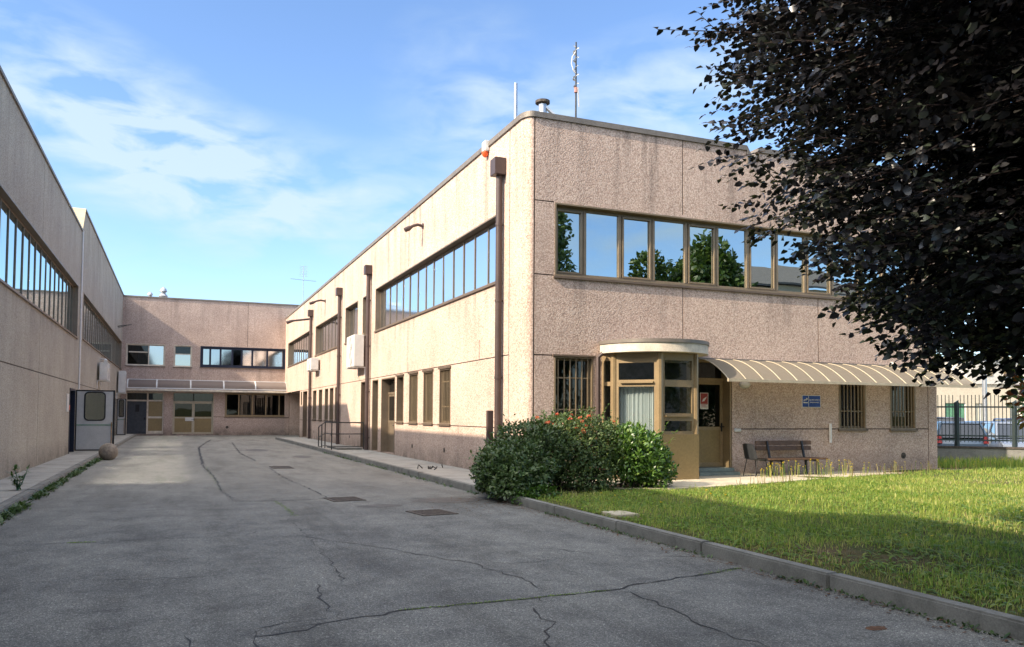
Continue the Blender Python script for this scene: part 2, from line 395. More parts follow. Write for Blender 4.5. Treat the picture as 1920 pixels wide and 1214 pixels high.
# bright haze added out of view, behind and overhead, as neutral fill light
fill_hz = t.math('MULTIPLY', blob(-112, 42, 88, 62, 0), 1.5, clamp=True)
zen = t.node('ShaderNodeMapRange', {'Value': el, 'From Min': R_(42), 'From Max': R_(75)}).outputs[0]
fill_hz = t.math('MAXIMUM', fill_hz, t.math('MULTIPLY', zen, .75))
skyc = t.mix(skyc, (13.2, 12.9, 12.4), t.math('MULTIPLY', fill_hz, .85))
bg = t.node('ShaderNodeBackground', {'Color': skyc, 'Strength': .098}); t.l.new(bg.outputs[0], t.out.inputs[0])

# ------------------------------------------------------------------ facades
XR, XL, YF, YB = 7.43, -3.52, 17.2, 62.0
class Fac:
    def __init__(s, fn, out): s.fn = fn; s.out = out; s.holes = []; s.joints = []
    def __call__(s, u, v, d): return s.fn(u, v, d)
FR = Fac(lambda u, v, d: (XR + d, u, v), (-1, 0, 0))
FL = Fac(lambda u, v, d: (XL - d, u, v), (1, 0, 0))
FF = Fac(lambda u, v, d: (u, YF + d, v), (0, -1, 0))
FB = Fac(lambda u, v, d: (u, YB + d, v), (0, -1, 0))

def wall_mesh(F, u0, u1, v0, v1, mats, parent, name='wall', thick=.32, maxc=None):
    """one skin with openings through it and grooves cut at the panel joints"""
    us = {u0, u1}; vs = {v0, v1}
    for a, b, c, d in F.holes + F.joints:
        us |= {min(max(a, u0), u1), min(max(b, u0), u1)}; vs |= {min(max(c, v0), v1), min(max(d, v0), v1)}
    us = sorted(us); vs = sorted(vs); mb = MB()
    def depth(i, j):
        if i < 0 or j < 0 or i >= len(us) - 1 or j >= len(vs) - 1: return None
        u = (us[i] + us[i + 1]) / 2; v = (vs[j] + vs[j + 1]) / 2
        for a, b, c, d in F.holes:
            if a < u < b and c < v < d: return thick
        for a, b, c, d in F.joints:
            if a < u < b and c < v < d: return .016
        return 0.
    out = Vector(F.out)
    for i in range(len(us) - 1):
        for j in range(len(vs) - 1):
            a, b, c, d = us[i], us[i + 1], vs[j], vs[j + 1]; k = depth(i, j); mb.cur = 1 if k == .016 else 0
            if k < thick: mb.quad(F(a, c, k), F(b, c, k), F(b, d, k), F(a, d, k), out)
            for ii, jj, e in ((i + 1, j, ((b, c), (b, d))), (i, j + 1, ((a, d), (b, d)))):
                k2 = depth(ii, jj)
                if k2 is None or k2 == k: continue
                mb.cur = 0
                (p, q), (r, s_) = e; mb.quad(F(p, q, k), F(r, s_, k), F(r, s_, k2), F(p, q, k2))
    return mb.build(name, mats, parent, recalc=False)

def pane(F, parent, u0, u1, v0, v1, d, mat):
    ta, tb = random.gauss(0, .0022), random.gauss(0, .0022); U, V = (u1 - u0) / 2, (v1 - v0) / 2
    mb = MB(); mb.quad(F(u0, v0, d - ta * U - tb * V), F(u1, v0, d + ta * U - tb * V), F(u1, v1, d + ta * U + tb * V), F(u0, v1, d - ta * U + tb * V), F.out); return mb.build('pane', mat, parent, recalc=False)
def curtain(F, parent, u0, u1, v0, v1, d, mat='curtain', amp=.03, wl=.11, name='curtain'):
    n = max(6, int((u1 - u0) / wl * 8)); vsx = []; fs = []
    for i in range(n + 1):
        u = u0 + (u1 - u0) * i / n; dd = d + amp * math.sin(2 * math.pi * (u - u0) / wl) + amp * .5 * math.sin(u * 13)
        vsx += [F(u, v0, dd), F(u, v1, dd)]
        if i: fs.append((2 * i - 2, 2 * i, 2 * i + 1, 2 * i - 1))
    mb = MB(); mb.add(vsx, fs); return mb.build(name, mat, parent, smooth=True)

def window(F, parent, u0, u1, v0, v1, n=1, rec=.17, fw=.05, mat='glass_solar', cuts=None, transoms=(), frame='bronze', lip='bronze_dark', sill=True, hood=0., bars=0, barv=(), cur=None, sash=False, lin=.035, label=None, md=.045):
    F.holes.append((u0, u1, v0, v1)); mb = MB(); e = .003
    for a, b, c, d in ((u0 - e, u0 + lin, v0, v1), (u1 - lin, u1 + e, v0, v1), (u0 + lin, u1 - lin, v1 - lin, v1 + e), (u0 + lin, u1 - lin, v0 - e, v0 + lin)): mb.fbox(F, a, b, c, d, -.012, rec + .05)
    ua, ub, va, vb = u0 + lin + e, u1 - lin - e, v0 + lin + e, v1 - lin - e
    ed = cuts or [ua + (ub - ua) * i / n for i in range(n + 1)]; ed[0] = ua; ed[-1] = ub
    te = [va] + list(transoms) + [vb]
    mb.fbox(F, ua, ub, va, va + fw, rec - md + .008, rec + md); mb.fbox(F, ua, ub, vb - fw, vb, rec - md + .008, rec + md)
    for i, x in enumerate(ed):
        a, b = (x, x + fw) if i == 0 else ((x - fw, x) if i == len(ed) - 1 else (x - fw / 2, x + fw / 2))
        mb.fbox(F, a, b, va + fw + .001, vb - fw - .001, rec - md, rec + md + .01)
    for tv in transoms:
        for i in range(len(ed) - 1): mb.fbox(F, ed[i] + fw + .001, ed[i + 1] - fw - .001, tv - fw / 2, tv + fw / 2, rec - .035, rec + .045)
    w = mb.build('window', frame, parent)
    if label: w['label'] = label
    for i in range(len(ed) - 1):
        for j in range(len(te) - 1):
            a, b = ed[i] + fw * .5, ed[i + 1] - fw * .5; c, d = te[j] + fw * .4, te[j + 1] - fw * .4
            mm = mat(i, j) if callable(mat) else mat
            pane(F, w, a, b, c, d, rec + .006 + random.uniform(-.002, .002), mm)
            if sash and (i % 2 == 0):
                s_ = MB(); q = .04; a2, b2, c2, d2 = a + fw * .5, b - fw * .5, c + fw * .6, d - fw * .6
                for A in ((a2, b2, c2, c2 + q), (a2, b2, d2 - q, d2), (a2, a2 + q, c2 + q, d2 - q), (b2 - q, b2, c2 + q, d2 - q)): s_.fbox(F, *A, rec - .055, rec - .004)
                s_.build('sash', frame, w)
    if sill:
        s_ = MB(); s_.fbox(F, u0 - .04, u1 + .04, v0 - .055, v0 - e - .001, -.055, .05); s_.build('sill', lip, w)
    if hood:
        s_ = MB(); s_.fbox(F, u0 - .05, u1 + .05, v1 + e + .001, v1 + e + .001 + hood, -.05, .03); s_.build('lintel', lip, w)
    if bars:
        s_ = MB()
        for i in range(bars):
            u = ua + (ub - ua) * (i + .5) / bars; s_.fbox(F, u - .012, u + .012, va, vb, .03, .054)
        for bv in barv: s_.fbox(F, ua, ub, bv - .018, bv + .018, .054, .066)
        s_.build('grille', 'bronze_mid', w)
    if cur:
        curtain(F, w, ua + .02, ub - .02, va, vb, rec + .3, cur)
    return w

def door(F, parent, u0, u1, v0, v1, rec=.3, leaves=1, transom=None, glass_v=None, rails=(), frame='bronze', panel='gold_panel', mat='glass_dim', handle='r', hole=True, side=None):
    """frame, then per leaf a solid lower panel, a glazed upper part and a handle"""
    if hole: F.holes.append((u0, u1, v0, v1))
    mb = MB(); e = .003; l = .04
    for a, b, c, d in ((u0 - e, u0 + l, v0, v1), (u1 - l, u1 + e, v0, v1), (u0 + l, u1 - l, v1 - l, v1 + e)): mb.fbox(F, a, b, c, d, -.012, rec + .06)
    ua, ub, vb = u0 + l + e, u1 - l - e, v1 - l - e
    if transom: mb.fbox(F, ua, ub, transom - .04, transom + .04, rec - .05, rec + .05)
    dr = mb.build('door', frame, parent)
    top = transom - .042 if transom else vb
    w = (ub - ua) / leaves
    for i in range(leaves):
        a, b = ua + w * i + .004, ua + w * (i + 1) - .004; fw = .085
        lf = MB()
        for A in ((a, a + fw, v0 + .01, top), (b - fw, b, v0 + .01, top), (a + fw, b - fw, top - fw, top), (a + fw, b - fw, v0 + .01, v0 + .01 + fw * 1.3)): lf.fbox(F, *A, rec - .03, rec + .03)
        for rv in rails: lf.fbox(F, a + fw, b - fw, rv - .045, rv + .045, rec - .03, rec + .03)
        lf.build('leaf_frame', frame, dr)
        gv = glass_v if glass_v else top - fw
        if gv > v0 + .2:
            pn = MB(); pn.fbox(F, a + fw * .8, b - fw * .8, v0 + .05, gv, rec - .012, rec + .012); pn.build('panel', panel, dr)
        if glass_v: pane(F, dr, a + fw * .8, b - fw * .8, gv, top - fw * .8, rec, mat)
        hu = (b - .05 if (handle == 'r' and not (leaves == 2 and i == 1)) else a + .05)
        hd = MB(); hd.fbox(F, hu - .018, hu + .018, v0 + .92, v0 + 1.14, rec - .045, rec - .031); hd.fbox(F, hu - .07, hu + .07, v0 + 1.03, v0 + 1.055, rec - .085, rec - .06); hd.fbox(F, hu - .011, hu + .011, v0 + 1.032, v0 + 1.053, rec - .06, rec - .045); hd.build('handle', 'black_rubber', dr)
    if transom:
        n = leaves if leaves > 1 else 1
        for i in range(n): pane(F, dr, ua + w * i + .03, ua + w * (i + 1) - .03, transom + .04, vb, rec, mat)
    return dr

def vent(F, parent, u, v, r=.075):
    mb = MB(); n = 16
    mb.add([F(u + r * math.cos(2 * math.pi * k / n), v + r * math.sin(2 * math.pi * k / n), -.006) for k in range(n)] + [F(u + r * math.cos(2 * math.pi * k / n), v + r * math.sin(2 * math.pi * k / n), .02) for k in range(n)],
           [tuple(range(n))] + [(k, (k + 1) % n, n + (k + 1) % n, n + k) for k in range(n)])
    for i in range(-2, 3): mb.fbox(F, u - r * .8, u + r * .8, v + i * .026 - .004, v + i * .026 + .004, -.014, -.0065)
    mb.build('air_vent', 'iron', parent)

def downpipe(F, parent, u, z0, z1, r=.065, box=(.28, .42)):
    mb = MB(); d = -r - .04
    mb.tube([F(u, z0, d), F(u, z1, d)], r, 14)
    p = mb.build('downpipe', 'pipe_brown', parent, smooth=True)
    b = MB(); w, h = box
    c = [F(u - w / 2, z1, -.3), F(u + w / 2, z1, -.3), F(u + w / 2, z1, -.005), F(u - w / 2, z1, -.005)]
    c2 = [Vector(q) + Vector((0, 0, h)) for q in c]; b.hexa(c + c2)
    b.build('rain_hopper', 'pipe_brown', p, bevel=.01)
    k = MB()
    for z in np.arange(z0 + .5, z1, 1.9): k.tube([F(u, z - .03, d), F(u, z + .03, d)], r + .012, 14); k.fbox(F, u - .02, u + .02, z - .015, z + .015, d + r, -.002)
    k.build('pipe_clamp', 'pipe_brown', p)
    return p

# ================================================================== office block (right)
ob = empty('office_block', (14, 17.2, .12), 'two-storey pinkish pebbled concrete block with rounded near corner and curved glass porch', 'building')
TOP = 8.66
J = .014
# long side
window(FR, ob, 18.72, 32.55, 4.97, 6.70, cuts=[18.72, 19.35, 20.16, 21.21, 22.17, 23.11, 24.12, 25.13, 26.01, 26.98, 28.03, 28.95, 29.92, 30.92, 31.86, 32.55], rec=.2, fw=.05, md=.018, frame='bronze_side', label='long band of fourteen sky-reflecting panes')
window(FR, ob, 36.05, 38.9, 4.97, 6.67, 3, rec=.2, fw=.05, md=.018, frame='bronze_side')
window(FR, ob, 34.0, 34.98, 4.97, 6.67, 1, rec=.2, fw=.05, md=.018, frame='bronze_side')
window(FR, ob, 40.6, 47.9, 4.97, 6.66, 7, rec=.2, fw=.05, md=.018, frame='bronze_side')
window(FR, ob, 49.9, 60.35, 4.97, 6.66, 10, rec=.2, fw=.05, md=.018, frame='bronze_side')
for i, (a, b) in enumerate(((22.68, 23.74), (24.44, 25.48), (26.19, 27.22))):
    window(FR, ob, a, b, 1.33, 2.98, 1, rec=.12, fw=.05, mat='glass_plain', hood=.06, bars=7, barv=(1.85, 2.6) if i == 0 else (), cur='blind_cream' if i else None, sill=True, frame='bronze_side')
window(FR, ob, 28.0, 28.95, 1.33, 2.98, 1, rec=.28, fw=.05, mat='glass_dim', hood=.05, frame='bronze_side')
for a, b in ((47.3, 48.5), (45.3, 46.4), (43.4, 44.4), (41.85, 42.9), (40.6, 41.35)): window(FR, ob, a, b, 1.27, 2.95, 1, rec=.26, fw=.05, mat='glass_dim', frame='bronze_side')
window(FR, ob, 53.0, 53.5, 2.15, 3.0, 1, rec=.2, fw=.04, mat='glass_dim', sill=False, frame='bronze_side')
door(FR, ob, 29.22, 31.33, .14, 2.99, .30, 2, transom=2.42, glass_v=1.32, rails=(1.32,), frame='bronze_side', panel='bronze_side')
door(FR, ob, 31.9, 32.92, .14, 2.99, .30, 1, glass_v=1.32, rails=(1.32,), frame='bronze_side', panel='bronze_side', mat='glass_dim', handle='l')
door(FR, ob, 34.05, 35.12, .2, 3.0, .30, 1, panel='bronze_dark', frame='bronze_dark')
door(FR, ob, 50.8, 52.55, .14, 3.0, .30, 1, panel='bronze_dark', frame='bronze_dark')
FR.holes.append((54.0, 61.98, 0, 3.1))
FR.joints += [(18.2, 54, 3.07 - J, 3.07 + J), (17.5, 29.2, 1.29 - J, 1.29 + J), (35.2, 54, 1.2 - J, 1.2 + J), (21.944, 21.976, 0, 1.28), (27.484, 27.516, 3.08, 4.95), (20.244, 20.276, 3.08, 3.6), (18.184, 18.216, 0, TOP), (35.494, 35.526, 3.08, TOP), (44, 44.02, 6.7, TOP), (44, 44.02, 3.08, 4.95), (27.484, 27.516, 6.75, TOP)]
wall_mesh(FR, 17.55, 62.0, 0, TOP, ['agg_pink', 'joint'], ob)
for y, z in ((48.02, .55), (42.42, .55), (37.57, .56), (26.79, .54), (23.24, .55)): vent(FR, ob, y, z)
for y, z in ((33.4, 7.41), (39.87, 7.39), (49.0, 7.37)): downpipe(FR, ob, y, .13, z, .085, (.34, .38))
downpipe(FR, ob, 18.6, .13, 7.55, .08, (.36, .42))
# front side
window(FF, ob, 8.18, 20.0, 4.90, 6.64, cuts=[8.18] + [9.06 + .968 * i for i in range(12)] + [20.0], rec=.2, fw=.07, mat='glass_mirror', frame='bronze_mid', sash=True, label='long band of panes mirroring trees and sky')
window(FF, ob, 8.18, 9.2, .95, 3.0, 1, rec=.14, fw=.05, mat='glass_plain', frame='bronze_mid', bars=6, barv=(1.75, 2.5), sill=True, hood=.04)
window(FF, ob, 16.83, 17.8, 1.28, 3.0, 1, rec=.14, fw=.05, mat='glass_plain', frame='bronze_mid', bars=7, barv=(1.78,), hood=.04)
window(FF, ob, 18.72, 19.69, 1.28, 3.0, 1, rec=.14, fw=.05, mat='glass_plain', frame='bronze_mid', bars=7, barv=(1.78,), hood=.04)
FF.holes.append((9.5, 13.26, .1, 3.05))
FF.joints += [(7.632, 7.668, 0, TOP), (11.744, 11.776, 6.7, TOP), (11.744, 11.776, 3.4, 4.85), (16.114, 16.146, 3.1, 4.85), (16.114, 16.146, 6.7, TOP), (20.184, 20.216, 0, TOP), (7.64, 8.16, 6.65 - J, 6.65 + J), (7.64, 8.16, 4.91 - J, 4.91 + J), (7.64, 8.18, 3.02 - J, 3.02 + J), (13.3, 20.19, 1.29 - J, 1.29 + J)]
FF.holes.append((13.76, 14.16, TOP - .32, TOP + .2))
wall_mesh(FF, 7.63, 20.3, 0, TOP, ['agg_pink', 'joint'], ob)
mb = MB()  # rounded near corner and squared far corner
def corner_ring(off, z0, z1, m, n=12):
    pts = []
    for i in range(n + 1):
        a = math.pi / 2 * i / n; pts.append((XR + .2 - (.2 + off) * math.cos(a), YF + .35 - (.35 + off) * math.sin(a)))
    for i in range(n): m.quad((*pts[i], z0), (*pts[i + 1], z0), (*pts[i + 1], z1), (*pts[i], z1), (-1, -1, 0))
    return pts
corner_ring(0, 0, TOP, mb); cw = mb.build('corner_wall', 'agg_pink', ob, smooth=True, recalc=False)
for B_ in ((20.3, 20.55, YF, 61.9, 0, TOP), (XR + .33, 20.3, 61.65, 61.9, 0, TOP), (XR + .05, 12.2, 53.75, 54.0, 0, 3.1), (XR + .02, 20.3, 54.0, 61.65, 3.1, 3.2),):
    mb = MB(); mb.box(*B_); mb.build('wall', 'agg_pink', ob)
mb = MB(); mb.box(XR + .33, 20.29, YF + .33, 61.6, 8.1, 8.3); mb.build('roof', 'roofing', ob)
mb = MB(); mb.box(XR + .34, 20.28, YF + .34, 61.5, 3.75, 3.95); mb.box(XR + .34, 20.28, YF + .34, 53.5, .02, .1)
mb.box(13.4, 13.5, YF + .35, 53.5, .1, 3.75); mb.box(XR + .35, 13.4, 28.5, 28.6, .1, 3.75); mb.box(XR + .35, 20.2, 24.4, 24.5, 3.95, 8.1); mb.box(XR + .35, 13.4, 22.0, 22.1, .1, 3.75); mb.build('interior_wall', 'interior', ob)
# coping follows the roof edge round the corner
mb = MB(); ch = .13
mb.box(XR - .045, XR + .2, 17.55, 62.0, TOP - .05, TOP - .05 + ch)
mb.box(XR + .2, 13.74, YF - .045, YF + .35, TOP - .05, TOP - .05 + ch); mb.box(14.14, 20.6, YF - .045, YF + .35, TOP - .05, TOP - .05 + ch)
mb.box(20.25, 20.6, YF + .36, 62, TOP - .05, TOP - .05 + ch)
pts = [(XR + .2 - .245 * math.cos(math.pi / 2 * i / 10), YF + .35 - .395 * math.sin(math.pi / 2 * i / 10)) for i in range(11)] + [(XR + .2, YF + .35)]
mb.prism([(x, y, TOP - .05) for x, y in pts], (0, 0, 0), (0, 0, ch))
mb.hexa([(13.74, YF - .045, TOP - .05), (13.76, YF - .045, TOP - .38), (13.76, YF + .3, TOP - .38), (13.74, YF + .3, TOP - .05), (13.74, YF - .045, TOP + .08), (13.95, YF - .045, TOP - .26), (13.95, YF + .3, TOP - .26), (13.74, YF + .3, TOP + .08)])
mb.hexa([(13.95, YF - .045, TOP - .38), (14.14, YF - .045, TOP - .05), (14.14, YF + .3, TOP - .05), (13.95, YF + .3, TOP - .38), (13.95, YF - .045, TOP - .26), (14.14, YF - .045, TOP + .08), (14.14, YF + .3, TOP + .08), (13.95, YF + .3, TOP - .26)])
mb.build('coping', 'coping', ob)
vent(FF, ob, 19.21, .53, .09)

# ---- glazed porch
BC = (10.78, 17.2); BRr = 1.2
def bp(deg, r=BRr): a = R_(deg); return (BC[0] - r * math.cos(a), BC[1] - r * math.sin(a))
angs = [-12, 14, 69, 121, 172]
mb = MB(); n = 40
rim = [(BC[0] - 1.40 * math.cos(math.pi * i / n), BC[1] - .02 - 1.40 * math.sin(math.pi * i / n)) for i in range(n + 1)]
mb.prism([(x, y, 3.10) for x, y in rim], (0, 0, 0), (0, 0, .21)); pr = mb.build('porch_roof', 'fascia', ob, smooth=True)
mb = MB(); rim2 = [(BC[0] - 1.425 * math.cos(math.pi * i / n), BC[1] - .02 - 1.425 * math.sin(math.pi * i / n)) for i in range(n + 1)]
mb.prism([(x, y, 3.312) for x, y in rim2], (0, 0, 0), (0, 0, .085)); mb.build('roof_edge', 'coping', pr, smooth=True)
mb = MB(); pg = MB(); glz = []
Z0, Z1 = .12, 3.09
fr = MB()
for i, a in enumerate(angs[1:4]):
    x, y = bp(a); fr.tube([(x, y, Z0), (x, y, Z1)], .075, 8)
def segbar(p, q, v0, v1, th, s0=0., s1=1.):
    p, q = Vector((*p, 0)), Vector((*q, 0)); a = p.lerp(q, s0); b = p.lerp(q, s1); d = (q - p).normalized(); nn = Vector((d.y, -d.x, 0)) * th / 2
    return [tuple(a - nn + Vector((0, 0, v0))), tuple(b - nn + Vector((0, 0, v0))), tuple(b + nn + Vector((0, 0, v0))), tuple(a + nn + Vector((0, 0, v0))),
            tuple(a - nn + Vector((0, 0, v1))), tuple(b - nn + Vector((0, 0, v1))), tuple(b + nn + Vector((0, 0, v1))), tuple(a + nn + Vector((0, 0, v1)))]
LAY = {0: [(1.22, 2.32), (2.42, 2.92)], 1: [(1.22, 2.30), (2.46, 2.86)], 2: [(1.26, 1.50), (1.68, 2.30), (2.46, 2.92)], 3: [(1.22, 2.30), (2.46, 2.92)]}
for s in range(4):
    p, q = (bp(angs[s]) if s else (9.46, 17.22)), bp(angs[s + 1]); wv = .09 if s in (1, 2) else .07; L_ = math.dist(p, q)
    fr.hexa(segbar(p, q, Z0, Z1, .06, .03, wv / L_ + .03)); fr.hexa(segbar(p, q, Z0, Z1, .06, 1 - wv / L_ - .03, .97))
    s0, s1 = wv / L_ + .031, 1 - wv / L_ - .031
    edges = [Z0] + [e for pr_ in LAY[s] for e in pr_] + [Z1]
    for k in range(0, len(edges), 2):
        if k == 0:
            fr.hexa(segbar(p, q, edges[1] - .12, edges[1], .065, s0, s1)); pg.hexa(segbar(p, q, Z0 + .02, edges[1] - .121, .03, s0 - .01, s1 + .01))
        else: fr.hexa(segbar(p, q, edges[k], edges[k + 1], .065, s0, s1))
    for a, b in LAY[s]: glz.append((p, q, s0, s1, a, b))
pf = fr.build('porch_glazing', 'bronze', ob, smooth=False)
pg.build('lower_panel', 'gold_panel', pf)
for p, q, s0, s1, a, b in glz:
    m_ = MB(); P, Q = Vector((*p, 0)), Vector((*q, 0)); A, B = P.lerp(Q, s0 - .01), P.lerp(Q, s1 + .01)
    m_.quad((A.x, A.y, a - .01), (B.x, B.y, a - .01), (B.x, B.y, b + .01), (A.x, A.y, b + .01), (-.3, -1, 0)); m_.build('pane', 'glass_bay', pf, recalc=False)
# front window's tilted top sash with its little ledge
m_ = MB(); p, q = bp(69), bp(14)
for (a, b) in ((2.38, 2.42), (1.60, 1.63)):
    P, Q = (bp(14), bp(69)) if a > 2 else (bp(69), bp(121)); m_.hexa([tuple(Vector(v) + Vector((-.02, -.05, 0))) for v in segbar(P, Q, a, b, .09, .14, .86)])
m_.build('ledge', 'bronze', pf)
# projecting brown box panel at the foot of the right-hand face
m_ = MB(); P, Q = bp(66, 1.27), bp(121.5, 1.27); m_.hexa(segbar(P, Q, .13, 1.19, .07, 0, 1)); m_.build('counter_panel', 'gold_panel', pf, bevel=.006)
# curtain inside the porch
m_ = MB(); vs_ = []; fs_ = []
cp = Vector((*bp(12, 1.0), 0)); cq = Vector((*bp(67, 1.02), 0)); nn = 80
for i in range(nn + 1):
    w_ = cp.lerp(cq, i / nn); o_ = .022 * math.sin(i * .75) + .01 * math.sin(i * 2.1); vs_ += [(w_.x + o_, w_.y + o_ * .5, 1.1), (w_.x + o_, w_.y + o_ * .5, 2.42)]
    if i: fs_.append((2 * i - 2, 2 * i, 2 * i + 1, 2 * i - 1))
m_.add(vs_, fs_); m_.build('curtain', 'curtain', pf, smooth=True)
mb = MB(); mb.prism([(*bp(a, 1.1), .122) for a in (-2, 14, 69, 121, 172)], (0, 0, 0), (0, 0, .05)); mb.build('porch_floor', 'interior', ob)
# porch interior back wall, so that the porch reads as a lobby
mb = MB(); mb.box(9.5, 13.3, 19.4, 19.5, .1, 3.7); mb.box(9.36, 9.46, YF + .34, 19.4, .1, 3.7); mb.box(13.3, 13.39, YF + .34, 19.4, .1, 3.7); mb.box(9.5, 11.95, YF + .02, YF + .3, 2.96, 3.049); mb.build('lobby_wall', 'interior', ob)
# entrance door right of the porch
FF2 = Fac(lambda u, v, d: (u, YF + d, v), (0, -1, 0))
dd = door(FF2, ob, 12.1, 13.22, .30, 3.04, .3, 1, transom=2.56, glass_v=1.3, rails=(1.3,), mat='glass_dim', hole=False)
m_ = MB(); m_.fbox(FF2, 11.9, 12.09, .12, 3.04, .05, .36); m_.build('jamb', 'bronze', dd)
mb = MB(); mb.box(12.02, 13.25, 16.86, 17.5, .121, .21); mb.box(12.02, 13.25, 17.1, 17.5, .212, .30); mb.build('doorstep', 'step_stone', ob, bevel=.008)
# rain pipe left of the porch
downx = MB(); downx.tube([(9.27, 17.06, .15), (9.27, 17.06, 3.0), (9.36, 17.0, 3.095)], .055, 12); downx.build('downpipe', 'pipe_brown', ob, smooth=True)

# ================================================================== long front awning
aw = empty('entrance_awning', (16.5, 17.2, 2.5), 'long curved translucent brown awning with ribs over the bench and barred windows', 'awning')
def aw_prof(k):  # quarter curve, wall -> front edge
    return (YF - .03 - 1.2 * k, 3.06 - .56 * (.22 * k + .78 * k ** 2.1))
X0, X1 = 12.2, 20.6
NP = 14
sh = MB()
for i in range(NP):
    (y0, z0), (y1, z1) = aw_prof(i / NP), aw_prof((i + 1) / NP); sh.hexa([(X0, y0, z0), (X1, y0, z0), (X1, y1, z1), (X0, y1, z1), (X0, y0, z0 + .008), (X1, y0, z0 + .008), (X1, y1, z1 + .008), (X0, y1, z1 + .008)])
sh.build('awning_sheet', 'polycarb', aw, smooth=True)
nr = 16
for i in range(nr + 1):
    x = X0 + (X1 - X0) * i / nr; m_ = MB(); m_.tube([(x, y - .004, z + .012) for y, z in (aw_prof(k / 10) for k in range(11))], .013, 6); m_.build('rib', 'rib_tan', aw)
m_ = MB(); yf, zf = aw_prof(1); m_.box(X0 - .02, X1 + .02, yf - .05, yf + .02, zf - .05, zf + .02); m_.build('front_rail', 'rib_tan', aw)
m_ = MB(); m_.box(X0 - .02, X1 - .06, YF - .07, YF - .001, 3.045, 3.10); m_.build('wall_flashing', 'coping', aw)

# ================================================================== left factory wing
fw = empty('factory_wing', (XL - 8, 20, 0), 'grey pebbled factory wing with long mirrored window band and open service door', 'building')
fw2 = fw
cutsL = [11.9 + .985 * i for i in range(24)]
window(FL, fw, 11.9, 34.66, 4.42, 6.40, cuts=[11.9 + .9896 * i for i in range(24)], rec=.17, fw=.045, lin=.03, md=.018, frame='bronze_side', mat='glass_mirror')
window(FL, fw, 36.6, 61.4, 4.55, 6.42, 25, rec=.17, fw=.045, lin=.03, md=.018, frame='bronze_side', mat='glass_mirror')
window(FL, fw, -12, 6.0, 4.42, 6.40, 18, rec=.17, fw=.045, lin=.03, md=.018, frame='bronze_side', mat='glass_mirror')
FL.holes.append((32.87, 34.5, .12, 2.47)); FL.holes.append((56.3, 57.95, .12, 2.47))
FL.joints += [(-30, 62, 2.7 - J, 2.7 + J), (25.714, 25.746, 0, 4.35), (25.714, 25.746, 6.45, 8.7), (35.284, 35.316, 0, 8.6), (16, 16.02, 0, 4.35), (45.494, 45.526, 0, 4.4), (45.494, 45.526, 6.5, 9.6), (54.494, 54.526, 6.5, 9.6), (54.494, 54.526, 0, 4.4)]
wall_mesh(FL, 8.0, 35.5, 0, 8.64, ['agg_grey', 'joint'], fw)
wall_mesh(FL, 36.4, 62.0, 0, 9.66, ['agg_grey', 'joint'], fw)
wall_mesh(FL, 35.5, 36.4, 0, 8.64, ['agg_grey', 'joint'], fw)
wall_mesh(FL, -30., 7.1, 0, 9.66, ['agg_grey', 'joint'], fw)
wall_mesh(FL, 7.1, 8.0, 0, 8.64, ['agg_grey', 'joint'], fw)
mb = MB()
for (ya, yb) in ((35.5, 36.4), (8.0, 7.1)): mb.prism([(XL, ya, 8.64), (XL, yb, 9.66), (XL, yb, 8.64)], (0, 0, 0), (-.5, 0, 0))
mb.build('gable_wedge', 'agg_grey', fw)
mb = MB()
mb.hexa([(XL - .5, 35.45, 8.70), (XL + .03, 35.45, 8.70), (XL + .03, 36.42, 9.72), (XL - .5, 36.42, 9.72), (XL - .5, 35.40, 8.73), (XL + .03, 35.40, 8.73), (XL + .03, 36.37, 9.76), (XL - .5, 36.37, 9.76)])
mb.build('slope_flashing', 'beige_flash', fw)
mb = MB(); mb.box(XL - .35, XL + .045, 7.95, 35.42, 8.64, 8.72); mb.box(XL - .35, XL + .045, 36.42, 62.0, 9.66, 9.75); mb.box(XL - .35, XL + .045, -30, 7.1, 9.66, 9.75); mb.build('coping', 'coping', fw)
mb = MB(); mb.box(-16, XL - .33, -30, 7.5, 8.9, 9.1); mb.box(-16, XL - .33, 7.5, 36.0, 8.2, 8.4); mb.box(-16, XL - .33, 36.0, 62, 8.9, 9.1); mb.build('roof', 'roofing', fw)
for B_ in ((-16.2, -16, -30, 62, 0, 9.2), (-16, XL - .33, -30, -29.8, 0, 9.2), (-16, XL - .33, 7.4, 7.6, 8.2, 9.0),):
    mb = MB(); mb.box(*B_); mb.build('wall', 'agg_grey', fw)
mb = MB(); mb.box(-15.9, XL - .35, -29.7, 62, 3.8, 4.0); mb.box(-9, -8.9, -29.7, 62, .1, 3.8); mb.box(-9, -8.9, -29.7, 62, 4.0, 8.2); mb.build('interior_wall', 'interior', fw)
# light conduit running down from the gable valley
mb = MB(); mb.tube([(XL + .035, 35.5, 2.5), (XL + .035, 35.5, 8.68)], .028, 8); mb.build('conduit', 'white_metal', fw, smooth=True)
